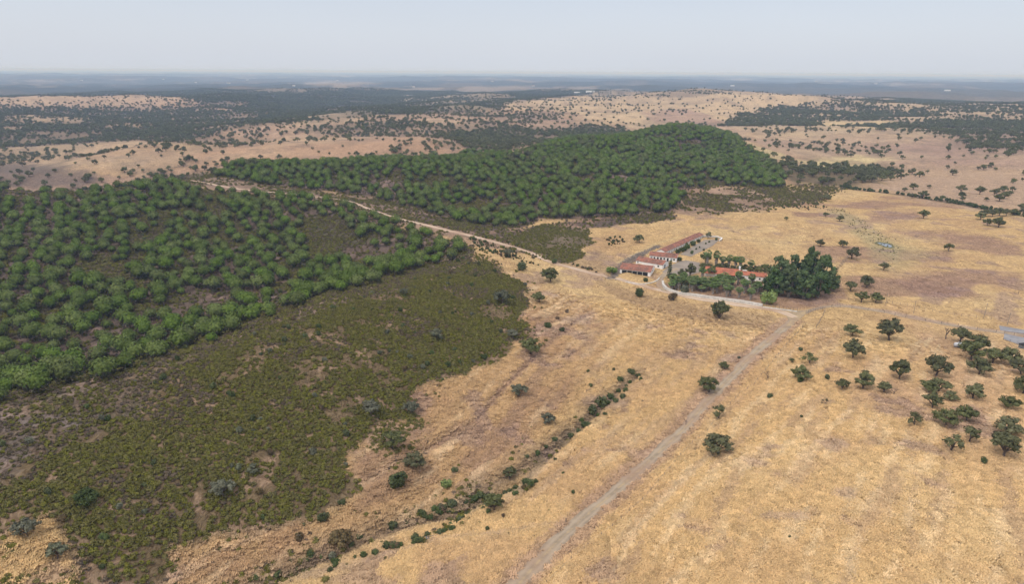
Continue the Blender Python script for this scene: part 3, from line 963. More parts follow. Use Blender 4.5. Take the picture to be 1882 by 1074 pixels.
class MB:
    """collects pieces of one mesh"""
    def __init__(s): s.V = []; s.F = []; s.M = []; s.n = 0
    def add(s, V, F, m=0):
        V = np.asarray(V, float); F = np.asarray(F, int)
        s.V.append(V); s.F.append(F + s.n); s.M.append(np.full(len(F), m)); s.n += len(V)
    def box(s, x0, x1, y0, y1, z0, z1, m=0):
        V = [(x, y, z) for z in (z0, z1) for y in (y0, y1) for x in (x0, x1)]
        s.add(V, [(0, 2, 3, 1), (4, 5, 7, 6), (0, 1, 5, 4), (2, 6, 7, 3), (0, 4, 6, 2), (1, 3, 7, 5)], m)
    def tube(s, pts, rad, n=5, m=0):
        pts = [Vector(p) for p in pts]; V = []
        for i, p in enumerate(pts):
            d = (pts[min(i + 1, len(pts) - 1)] - pts[max(i - 1, 0)]).normalized()
            a = d.orthogonal().normalized() if i == 0 else (a - d * a.dot(d)).normalized()
            c = d.cross(a)
            for k in range(n):
                t = 2 * math.pi * k / n
                V.append(p + (a * math.cos(t) + c * math.sin(t)) * rad[i])
        F = []
        for i in range(len(pts) - 1):
            for k in range(n):
                F.append((i * n + k, i * n + (k + 1) % n, (i + 1) * n + (k + 1) % n, (i + 1) * n + k))
        s.add(np.array([tuple(v) for v in V]), F, m)
    def leaves(s, c, nrm, size, rng, tilt=0.7, m=0, aspect=1.0):
        n = len(c)
        nn = nrm + rng.normal(0, tilt, (n, 3)); nn /= np.linalg.norm(nn, axis=1)[:, None] + 1e-9
        a = np.cross(nn, rng.normal(0, 1, (n, 3))); a /= np.linalg.norm(a, axis=1)[:, None] + 1e-9
        b = np.cross(nn, a)
        sz = (size * rng.uniform(0.6, 1.35, n))[:, None]
        p0 = c + a * sz * 0.62; p1 = c - a * sz * 0.35 + b * sz * 0.5 * aspect; p2 = c - a * sz * 0.35 - b * sz * 0.5 * aspect
        V = np.stack([p0, p1, p2], 1).reshape(-1, 3)
        s.add(V, np.arange(3 * n).reshape(n, 3), m)
    def ball(s, c, r, rng, jit=0.12, m=0, sub=1):
        V, F = ICO[sub]
        V = V * (1 + rng.uniform(-jit, jit, (len(V), 1)))
        s.add(V * np.array(r) + np.array(c), F, m)
    def build(s, name, mats, smooth=False):
        by = {}
        for f, m in zip(s.F, s.M):
            by.setdefault(f.shape[1], []).append((f, m))
        F = []; M = []
        for k in by:
            F.append(np.concatenate([q[0] for q in by[k]])); M.append(np.concatenate([q[1] for q in by[k]]))
        return np_mesh(name, np.concatenate(s.V), F, mats, np.concatenate(M), smooth)
ICO = {}
for sub in (1, 2):
    bmx = bmesh.new(); bmesh.ops.create_icosphere(bmx, subdivisions=sub, radius=1)
    bmx.verts.ensure_lookup_table()
    ICO[sub] = (np.array([tuple(v.co) for v in bmx.verts]), np.array([[v.index for v in f.verts] for f in bmx.faces]))
    bmx.free()

def mobj(name, me, parent=None):
    o = bpy.data.objects.new(name, me)
    return link(o, parent)

# ------------------------------------------------------------------ the ground itself
idx = np.arange(NR * NT).reshape(NR, NT)
q = np.stack([idx[:-1, :-1], idx[:-1, 1:], idx[1:, 1:], idx[1:, :-1]], -1).reshape(-1, 4)[:, ::-1]
me = np_mesh('ground', np.stack([GX, GY, GZ], -1).reshape(-1, 3), [q], ['ground'], None, True)
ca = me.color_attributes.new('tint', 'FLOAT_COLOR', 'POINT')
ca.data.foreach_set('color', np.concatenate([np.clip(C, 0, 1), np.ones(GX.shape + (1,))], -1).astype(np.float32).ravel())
gr = mobj('ground', me); gr['kind'] = 'structure'
print('ground', round(time.time() - T0, 1))

# haze: even thin air round everything, sky outside it
HZ_TOP = max(H + 12, GZ.max() + 30)
MB_ = MB(); MB_.box(-61500, 61500, -61500, 61500, GZ.min() - 1.5, HZ_TOP)
mz = bpy.data.materials.new('haze'); mz.use_nodes = True
nt = mz.node_tree; nt.nodes.clear()
o_ = nt.nodes.new('ShaderNodeOutputMaterial'); v_ = nt.nodes.new('ShaderNodeVolumePrincipled')
v_.inputs['Density'].default_value = 1.08e-4
v_.inputs['Absorption Color'].default_value = (0.90, 0.955, 1, 1)
v_.inputs['Density Attribute'].default_value = ''
v_.inputs['Color'].default_value = (0.46, 0.66, 1.0, 1)
v_.inputs['Anisotropy'].default_value = 0.0
nt.links.new(v_.outputs[0], o_.inputs['Volume'])
MATS['haze'] = mz
hz = mobj('haze', MB_.build('haze', ['haze'])); hz['kind'] = 'stuff'

# ------------------------------------------------------------------ roads as ribbons on the ground
def catmull(P3, step=2.0):
    out = []
    for i in range(len(P3) - 1):
        p0 = P3[max(i - 1, 0)]; p1 = P3[i]; p2 = P3[i + 1]; p3 = P3[min(i + 2, len(P3) - 1)]
        n = max(1, int((p2 - p1).length / step))
        for k in range(n):
            t = k / n
            out.append(0.5 * ((2 * p1) + (-p0 + p2) * t + (2 * p0 - 5 * p1 + 4 * p2 - p3) * t * t + (-p0 + 3 * p1 - 3 * p2 + p3) * t ** 3))
    out.append(P3[-1].copy())
    return out

def flat_path(px, step=2.0, tol=3.0):
    W = [P(a, b, tol) for a, b in px]
    W = [Vector((p.x, p.y, 0)) for p in W]
    return catmull(W, step)

def ribbon(name, px, half, mat, lift=0.10, wob=0.35, path=None):
    pts = path or flat_path(px, 1.2)
    n = len(pts); K = 9
    V = np.zeros((n, K, 3)); ac = np.zeros((n, K))
    for i, p in enumerate(pts):
        d = (pts[min(i + 1, n - 1)] - pts[max(i - 1, 0)]).normalized()
        s = Vector((d.y, -d.x, 0))
        hl = (half if not hasattr(half, '__len__') else half[0] + (half[1] - half[0]) * i / n)
        a = hl + wob * float(fbm(np.array([p.x]), np.array([p.y]), 5, 3, 81)[0]); b = hl + wob * float(fbm(np.array([p.x]), np.array([p.y]), 5, 3, 82)[0])
        for k in range(K):
            t = -1 + 2 * k / (K - 1)
            q = p + s * (t * (a if t < 0 else b))
            V[i, k] = (q.x, q.y, 0); ac[i, k] = t
    z = samp(GZ, V[..., 0], V[..., 1]) + lift
    z[:, 0] -= lift * 1.4; z[:, -1] -= lift * 1.4
    V[..., 2] = z
    ii = np.arange(n * K).reshape(n, K)
    q = np.stack([ii[:-1, :-1], ii[:-1, 1:], ii[1:, 1:], ii[1:, :-1]], -1).reshape(-1, 4)
    me = np_mesh(name, V.reshape(-1, 3), [q], [mat], None, True)
    at = me.attributes.new('across', 'FLOAT', 'POINT'); at.data.foreach_set('value', ac.astype(np.float32).ravel())
    o = mobj(name, me); o['kind'] = 'structure'
    return o
MAIN = [(925, 1110), (960, 1068), (1010, 1012), (1060, 965), (1130, 905), (1200, 842), (1265, 780), (1325, 712), (1385, 652), (1430, 612), (1455, 590), (1468, 578)]
FARMR = [(1462, 584), (1430, 572), (1390, 565), (1330, 556), (1270, 547), (1215, 534), (1150, 517), (1080, 500), (1020, 484), (975, 465), (935, 452), (890, 440), (850, 430), (800, 418), (745, 405), (700, 392), (668, 380), (645, 371), (600, 364), (530, 357), (460, 350), (400, 341), (350, 332), (312, 328)]
ribbon('dirt_road', MAIN, (2.7, 2.3), 'road_dirt', 0.10, 0.75)
ribbon('farm_track', FARMR, (2.6, 1.7), 'road_pale', 0.14)
ribbon('side_track', [(1466, 580), (1500, 568), (1545, 563), (1620, 573), (1700, 590), (1800, 606), (1900, 618)], 1.3, 'road_dirt', 0.05, 0.5)
ribbon('farm_entrance', [(1222, 536), (1212, 524), (1214, 512), (1226, 502), (1246, 494)], 1.9, 'road_dirt', 0.17)
# yard surfaces
def sheet(name, px, mat, lift=0.08, kind='structure'):
    W = [P(a, b) for a, b in px]
    bmx = bmesh.new()
    vs = [bmx.verts.new((p.x, p.y, 0)) for p in W]
    f = bmx.faces.new(vs)
    bmesh.ops.triangulate(bmx, faces=[f])
    for _ in range(4):
        bmesh.ops.subdivide_edges(bmx, edges=[e for e in bmx.edges if e.calc_length() > 3], cuts=1, use_grid_fill=False)
        bmesh.ops.triangulate(bmx, faces=bmx.faces[:])
    for v in bmx.verts: v.co.z = ground(v.co.x, v.co.y) + lift
    if sum(f.normal.z for f in bmx.faces) < 0: bmesh.ops.reverse_faces(bmx, faces=bmx.faces[:])
    me = bpy.data.meshes.new(name); bmx.to_mesh(me); bmx.free()
    me.materials.append(MATS[mat])
    o = mobj(name, me); o['kind'] = kind
    return o
sheet('farmyard', [(1217, 500), (1232, 488), (1243, 484), (1250, 480), (1262, 479), (1286, 483), (1288, 500), (1262, 508), (1240, 505), (1228, 508)], 'yard', 0.10)
sheet('garden_terrace', [(1250, 468), (1275, 452), (1296, 441), (1322, 441), (1310, 452), (1290, 462), (1270, 472)], 'yard', 0.10)
sheet('road_junction', [(1420, 570), (1450, 572), (1475, 571), (1490, 569), (1478, 580), (1458, 598), (1440, 606), (1452, 592), (1444, 580)], 'road_dirt', 0.12)

# ------------------------------------------------------------------ plants: meshes (trunk mesh, crown mesh, width)
def unit(v): return v / (np.linalg.norm(v, axis=1)[:, None] + 1e-9)

def oak_meshes(seed, k=7, W=8.0, h=5.2, gap=0.25, leaf='oak_leaf', nl=230, size=0.42, trunk_h=1.35, lean=0.0, zr=0.72):
    rng = np.random.default_rng(seed); t = MB(); c = MB()
    fork = Vector((lean * 0.5, rng.uniform(-.2, .2), trunk_h))
    t.tube([(0, 0, -0.6), (lean * 0.15, 0, trunk_h * 0.5), fork], [0.36, 0.26, 0.22], 6)
    lobes = []
    for i in range(k):
        a = 2 * math.pi * i / k + rng.uniform(-0.35, 0.35)
        rr = W / 2 * rng.uniform(0.42, 0.72) if i < k - 1 or k < 4 else W * 0.06
        z = h * rng.uniform(0.50, 0.78) if rr > W * 0.2 else h * 0.90
        lobes.append((lean + rr * math.cos(a), rr * math.sin(a), z, W * rng.uniform(0.15, 0.235)))
    for i in range(max(1, k // 3)):
        a = rng.uniform(0, 6.28); rr = W * rng.uniform(0.08, 0.24)
        lobes.append((lean + rr * math.cos(a), rr * math.sin(a), h * rng.uniform(0.84, 0.95), W * rng.uniform(0.14, 0.21)))
    for (x, y, z, r) in lobes:
        m = fork.lerp(Vector((x, y, z - r * 0.3)), 0.5) + Vector((rng.uniform(-.3, .3), rng.uniform(-.3, .3), 0.25))
        t.tube([fork, m, (x, y, z - r * 0.1)], [0.17, 0.11, 0.04], 4)
        # small clumps spread on the lobe so its outline is uneven
        n = int(nl * (r / (W * 0.19)) ** 2)
        kk = 9
        d = unit(rng.normal(0, 1, (kk, 3)) + np.array([0, 0, 0.35])); cen = d * np.array([r, r, r * zr]) * rng.uniform(0.55, 1.0, (kk, 1))
        w = rng.integers(0, kk, n)
        off = unit(rng.normal(0, 1, (n, 3))) * (r * 0.42) * rng.uniform(0.5, 1.0, (n, 1)) * np.array([1, 1, 0.75])
        p = cen[w] + off
        keep = rng.uniform(0, 1, n) > gap * (p[:, 2] < -r * 0.25)
        c.leaves((p + np.array([x, y, z]))[keep], unit(off + cen[w] * 0.5 + [0, 0, 0.25])[keep], size, rng, 0.45)
        c.ball((x, y, z - r * 0.05), (r * 0.62, r * 0.62, r * zr * 0.6), rng, 0.22)
    return t.build('trunk', ['bark']), c.build('crown', [leaf]), W

def bare_meshes(seed, W=6.0, h=5.0, leaf=None):
    rng = np.random.default_rng(seed); t = MB(); tips = []
    def br(p, d, L, r, lv):
        q = p + d * L * 0.5 + Vector(rng.normal(0, L * 0.06, 3)); e = p + d * L
        t.tube([p, q, e], [r, r * 0.8, r * 0.55], 4)
        if lv == 0: tips.append(e); return
        for i in range(3 if lv > 1 else 2):
            nd = (d + Vector(rng.normal(0, 0.55, 3)) + Vector((0, 0, 0.12))).normalized()
            br(e, nd, L * rng.uniform(0.55, 0.8), r * 0.6, lv - 1)
    br(Vector((0, 0, -0.5)), Vector((rng.uniform(-.25, .25), rng.uniform(-.1, .1), 1)).normalized(), h * 0.38, 0.26, 3)
    c = None
    if leaf:
        c = MB()
        for e in tips:
            if rng.uniform() < 0.55:
                n = 26
                off = unit(rng.normal(0, 1, (n, 3))) * rng.uniform(0.2, 0.7, (n, 1))
                c.leaves(np.array(e) + off, unit(off), 0.36, rng, 0.5)
        c = c.build('crown', [leaf])
    return t.build('trunk', ['bark']), c, W

def pine_meshes(seed, W=7.6, h=6.8, leaf='pine_leaf', nt=84, nl=13):
    rng = np.random.default_rng(seed); t = MB(); c = MB()
    R = W / 2; z0 = h - R * 0.98
    t.tube([(0, 0, -0.6), (rng.uniform(-.15, .15), rng.uniform(-.15, .15), h * 0.35), (0, 0, h * 0.72)], [0.24, 0.18, 0.10], 5)
    k = 0
    g = math.pi * (3 - math.sqrt(5))
    # dome of tufts, flat grey-brown dead whorls under it
    for i in range(nt):
        u = 1 - 1.55 * (i + 0.5) / nt
        s = math.sqrt(max(0, 1 - u * u)); a = g * i + rng.uniform(-.25, .25)
        d = np.array([s * math.cos(a), s * math.sin(a), u])
        rr = rng.uniform(0.86, 1.06)
        p = d * np.array([R, R, R * 0.95]) * rr + np.array([0, 0, z0])
        off = unit(rng.normal(0, 1, (nl, 3)) + d * 0.6) * rng.uniform(0.25, 0.62, (nl, 1)) * (R * 0.26)
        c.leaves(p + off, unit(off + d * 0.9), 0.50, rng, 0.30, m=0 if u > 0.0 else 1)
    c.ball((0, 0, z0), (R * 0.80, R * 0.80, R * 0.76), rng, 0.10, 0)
    for i in range(13):
        a = g * i; z = h * rng.uniform(0.20, 0.42)
        L = R * rng.uniform(0.55, 0.9)
        t.tube([(0, 0, z), (L * math.cos(a), L * math.sin(a), z + 0.5)], [0.06, 0.02], 3, 0)
        n = 12
        p = np.stack([L * math.cos(a) * rng.uniform(0.4, 1, n), L * math.sin(a) * rng.uniform(0.4, 1, n), z + rng.uniform(0, 0.7, n)], -1) + rng.normal(0, 0.18, (n, 3))
        t.leaves(p, np.tile([0, 0, 1.0], (n, 1)), 0.42, rng, 0.8, m=1)
    return t.build('trunk', ['bark', 'dead_leaf']), c.build('crown', [leaf, 'pine_old_shaded']), W

def bush_mesh(seed, W=1.6, h=1.2, leaf='bush_leaf', n=150, size=0.3, k=4, core=True):
    rng = np.random.default_rng(seed); c = MB()
    for i in range(k):
        a = rng.uniform(0, 6.28); rr = W * rng.uniform(0.08, 0.27) if k > 1 else 0
        r = W * rng.uniform(0.24, 0.34); z = h * rng.uniform(0.40, 0.62)
        x, y = rr * math.cos(a), rr * math.sin(a)
        m = n // k
        d = unit(rng.normal(0, 1, (m, 3)) + [0, 0, 0.3]); q = d * [r, r, h * 0.45] * rng.uniform(0.72, 1.05, (m, 1))
        c.leaves(q + [x, y, z], d, size, rng, 0.5)
        if core: c.ball((x, y, z * 0.8), (r * 0.78, r * 0.78, h * 0.40), rng, 0.18)
    return c.build('bush', [leaf])

def scrub_mesh(seed, W=1.3, h=0.95, leaf='scrub_leaf', n=42):
    """an upright tuft-headed shrub such as gum cistus"""
    rng = np.random.default_rng(seed); c = MB()
    a = rng.uniform(0, 6.28, n); r = W / 2 * np.sqrt(rng.uniform(0, 1, n)) * 0.95
    hh = h * (1 - 0.45 * (r / (W / 2)) ** 2) * rng.uniform(0.75, 1.1, n)
    p = np.stack([r * np.cos(a), r * np.sin(a), hh], -1)
    c.leaves(p, unit(np.stack([np.cos(a) * r, np.sin(a) * r, np.full(n, 0.8)], -1)), 0.34, rng, 0.75)
    m = n // 2; a = rng.uniform(0, 6.28, m)
    p = np.stack([W * 0.46 * np.cos(a), W * 0.46 * np.sin(a), h * rng.uniform(0.1, 0.6, m)], -1)
    c.leaves(p, np.stack([np.cos(a), np.sin(a), np.full(m, 0.3)], -1), 0.36, rng, 0.6)
    c.ball((0, 0, h * 0.28), (W * 0.40, W * 0.40, h * 0.45), rng, 0.2)
    return c.build('scrub_plant', [leaf])

def grass_mesh(seed, W=1.5, n=38):
    """a patch of lodged dry grass: blades lying mostly one way"""
    rng = np.random.default_rng(seed); V = []; F = []
    d0 = rng.uniform(0, 6.28)
    for i in range(n):
        x, y = rng.uniform(-W / 2, W / 2, 2); a = d0 + rng.normal(0, 0.55)
        L = rng.uniform(0.45, 0.95); w = rng.uniform(0.05, 0.12)
        dx, dy = math.cos(a), math.sin(a); z1 = rng.uniform(0.15, 0.5); z2 = z1 * rng.uniform(0.2, 0.9)
        b = len(V)
        V += [(x - dy * w, y + dx * w, 0), (x + dy * w, y - dx * w, 0), (x + dx * L * .5 + dy * w, y + dy * L * .5 - dx * w, z1), (x + dx * L * .5 - dy * w, y + dy * L * .5 + dx * w, z1), (x + dx * L, y + dy * L, z2)]
        F += [(b, b + 1, b + 2), (b, b + 2, b + 3), (b + 3, b + 2, b + 4)]
    return np_mesh('grass_tuft', np.array(V), [np.array(F)], ['straw_leaf'])

def palm_meshes(seed, h=8.5):
    rng = np.random.default_rng(seed); t = MB(); c = MB()
    t.tube([(0, 0, -0.5), (0.05, 0, h * 0.3), (0, 0.05, h * 0.62), (0, 0, h - 0.9)], [0.50, 0.50, 0.62, 0.72], 8)
    for i in range(46):                      # hanging dead skirt round the trunk
        a = rng.uniform(0, 6.28); z = rng.uniform(h * 0.45, h - 0.5); r = 0.72
        ca, sa = math.cos(a), math.sin(a)
        t.add([(r * ca * .7, r * sa * .7, z), (r * 1.3 * ca - sa * .35, r * 1.3 * sa + ca * .35, z - 1.1), (r * 1.3 * ca + sa * .35, r * 1.3 * sa - ca * .35, z - 1.1)], [(0, 1, 2)], 0)
    for i in range(40):
        a = 2.4 * i + rng.uniform(-.2, .2); el = rng.uniform(-0.95, 1.4)
        st = Vector((math.cos(a) * math.cos(el), math.sin(a) * math.cos(el), math.sin(el)))
        sl = 1.1 + rng.uniform(-.2, .3); base = Vector((0, 0, h - 0.7)); tip = base + st * sl
        side = st.cross(Vector((0, 0, 1))).normalized(); up = side.cross(st)
        V = [tuple(tip)]; R = 1.25
        m = 9
        for k in range(m):
            t_ = -1.15 + 2.3 * k / (m - 1)
            rr = R * (1 if k % 2 == 0 else 0.72)
            V.append(tuple(tip + st * math.cos(t_) * rr + side * math.sin(t_) * rr - up * 0.18 * (k % 2) - Vector((0, 0, 0.28 * (1 + math.cos(t_) * .6)))))
        c.add(V, [(0, k + 1, k + 2) for k in range(m - 1)], 0)
        c.add([tuple(base), tuple(tip + side * 0.05), tuple(tip - side * 0.05)], [(0, 1, 2)], 0)
    return t.build('trunk', ['palm_bark']), c.build('crown', ['palm_leaf']), h

def euca_meshes(seed, h=16, W=13):
    rng = np.random.default_rng(seed); t = MB(); c = MB()
    stems = []
    for i in range(3):
        a = 2.1 * i + rng.uniform(-.4, .4)
        top = Vector((math.cos(a) * W * 0.2, math.sin(a) * W * 0.2, h * 0.72))
        t.tube([(math.cos(a) * .3, math.sin(a) * .3, -0.8), (math.cos(a) * W * .07, math.sin(a) * W * .07, h * .3), top], [0.55, 0.40, 0.16], 6)
    k = 36
    for i in range(k):
        u = rng.uniform(0, 1); z = h * (0.14 + 0.78 * u)
        rad = W / 2 * (0.95 * math.sin(math.pi * (0.24 + 0.66 * u)) ** 0.8) * rng.uniform(0.45, 0.95)
        a = 2.4 * i + rng.uniform(-.3, .3); x, y = rad * math.cos(a), rad * math.sin(a)
        r = W * rng.uniform(0.125, 0.19)
        t.tube([(x * .35, y * .35, z * 0.72), (x, y, z)], [0.12, 0.03], 4)
        kk = 10; n = 210
        d = unit(rng.normal(0, 1, (kk, 3)) + [0, 0, 0.3]); cen = d * r * [1, 1, 0.85] * rng.uniform(0.5, 1, (kk, 1))
        w = rng.integers(0, kk, n); off = unit(rng.normal(0, 1, (n, 3))) * r * 0.40 * rng.uniform(0.4, 1, (n, 1))
        c.leaves(cen[w] + off + [x, y, z], unit(off + cen[w] * .5), 0.62, rng, 0.45)
        c.ball((x, y, z), (r * .66, r * .66, r * .58), rng, 0.2)
    return t.build('trunk', ['bark_pale']), c.build('crown', ['euca_leaf']), W

OAK = [oak_meshes(100 + i, k=6 + i % 3, W=8.0, h=5.0 + 0.3 * (i % 3), lean=0.25 * (i % 3 - 1)) for i in range(8)]
OAKD = [oak_meshes(200 + i, k=8, W=7.0, h=5.4, gap=0.0, trunk_h=1.3, zr=0.8, nl=260) for i in range(4)]
OAKS = [oak_meshes(300 + i, k=4, W=6.5, h=4.8, gap=0.6, nl=120, lean=0.6 * (i % 2 * 2 - 1)) for i in range(4)]
OAKG = [oak_meshes(350 + i, k=7, W=7.0, h=4.8, gap=0.1, leaf='oak_leaf_grey', trunk_h=1.2, zr=0.75) for i in range(3)]
BARE = [bare_meshes(400 + i) for i in range(3)]
BARL = [bare_meshes(420 + i, leaf='oak_leaf') for i in range(3)]
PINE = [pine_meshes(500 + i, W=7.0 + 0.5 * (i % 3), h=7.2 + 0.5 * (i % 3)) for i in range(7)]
EUCA = [euca_meshes(600 + i) for i in range(4)]
BUSH = [bush_mesh(700 + i, 2.2, 1.7, 'bush_leaf', 240, 0.30) for i in range(4)]
BUSHB = [bush_mesh(720 + i, 2.2, 1.6, 'brown_leaf', 240, 0.30) for i in range(2)]
BUSHF = [bush_mesh(740 + i, 2.2, 1.7, 'fresh_leaf', 200, 0.34) for i in range(2)]
BUSHG = [bush_mesh(760 + i, 2.2, 1.6, 'oak_leaf_grey', 220, 0.32) for i in range(2)]
SCRUBM = [scrub_mesh(800 + i, 1.25 + 0.2 * (i % 3), 0.85 + 0.12 * (i % 3)) for i in range(6)]
HEATHM = [scrub_mesh(830 + i, 1.2, 0.7, 'heath_leaf' if i % 2 else 'scrub_leaf', 30) for i in range(4)]
GRASSM = [grass_mesh(860 + i) for i in range(5)]
def merged(tm, cm, name):
    mats = [m.name for m in tm.materials] + [m.name for m in cm.materials]
    me = bpy.data.meshes.new(name)
    bmx = bmesh.new(); bmx.from_mesh(tm); n0 = len(bmx.faces); bmx.from_mesh(cm)
    bmx.faces.ensure_lookup_table()
    for f in bmx.faces[n0:]: f.material_index += len(tm.materials)
    bmx.to_mesh(me); bmx.free()
    for m in mats: me.materials.append(MATS[m])
    return me
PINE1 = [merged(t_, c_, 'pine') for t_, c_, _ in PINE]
OAK1 = [merged(*oak_meshes(150 + i, k=5, W=8.0, h=5.2, nl=60, size=0.8, trunk_h=0.7, zr=0.95, gap=0)[:2], 'oak') for i in range(6)]
print('plants', round(time.time() - T0, 1))

def scatter(name, pts, meshes, rng, label, cat, smin=0.8, smax=1.25, tint=None):
    n = len(pts)
    me = bpy.data.meshes.new(name)
    me.vertices.add(n); me.vertices.foreach_set('co', np.asarray(pts, np.float32).ravel())
    for an, vals, ty in (('rz', rng.uniform(0, 6.283, n), 'FLOAT'), ('sc', rng.uniform(smin, smax, n), 'FLOAT'), ('var', rng.integers(0, len(meshes), n), 'INT')):
        a = me.attributes.new(an, ty, 'POINT'); a.data.foreach_set('value', vals.astype(np.int32 if ty == 'INT' else np.float32))
    if tint is not None:
        a = me.color_attributes.new('tint', 'FLOAT_COLOR', 'POINT'); a.data.foreach_set('color', tint.astype(np.float32).ravel())
    o = mobj(name, me)
    cl = bpy.data.collections.new(name + '_kinds')
    for i, m in enumerate(meshes): cl.objects.link(bpy.data.objects.new('%s_kind%02d' % (name, i), m))
    g = bpy.data.node_groups.new(name, 'GeometryNodeTree')
    g.interface.new_socket('Geometry', in_out='INPUT', socket_type='NodeSocketGeometry')
    g.interface.new_socket('Geometry', in_out='OUTPUT', socket_type='NodeSocketGeometry')
    gi = g.nodes.new('NodeGroupInput'); go = g.nodes.new('NodeGroupOutput')
    ip = g.nodes.new('GeometryNodeInstanceOnPoints'); ci = g.nodes.new('GeometryNodeCollectionInfo')
    ci.inputs['Collection'].default_value = cl; ci.inputs['Separate Children'].default_value = True; ci.inputs['Reset Children'].default_value = True
    def at(nm, ty):
        q = g.nodes.new('GeometryNodeInputNamedAttribute'); q.data_type = ty; q.inputs[0].default_value = nm
        return q.outputs['Attribute']
    g.links.new(gi.outputs[0], ip.inputs['Points']); g.links.new(ci.outputs[0], ip.inputs['Instance'])
    ip.inputs['Pick Instance'].default_value = True
    g.links.new(at('var', 'INT'), ip.inputs['Instance Index'])
    cx = g.nodes.new('ShaderNodeCombineXYZ'); g.links.new(at('rz', 'FLOAT'), cx.inputs[2]); g.links.new(cx.outputs[0], ip.inputs['Rotation'])
    g.links.new(at('sc', 'FLOAT'), ip.inputs['Scale']); g.links.new(ip.outputs[0], go.inputs[0])
    md = o.modifiers.new('scatter', 'NODES'); md.node_group = g
    tag(o, label, cat, None, 'stuff')
    return o

def plant(name, mset, loc, W, label, cat, group=None, hs=1.0, rz=None, vi=None):
    """a tree: Empty > trunk, crown"""
    i = random.randrange(len(mset)) if vi is None else vi % len(mset)
    t_, c_, w_ = mset[i]
    s = W / w_
    r = empty(name, loc, random.uniform(0, 6.28) if rz is None else rz, (s, s, s * hs))
    mobj('trunk', t_, r)
    if c_ is not None: mobj('crown', c_, r)
    return tag(r, label, cat, group)

def shrub(name, meshes, loc, W, label, cat, group=None, w0=2.0, hs=1.0):
    o = mobj(name, random.choice(meshes))
    s = W / w0; o.location = loc; o.rotation_euler = (0, 0, random.uniform(0, 6.28)); o.scale = (s, s, s * hs)
    return tag(o, label, cat, group)

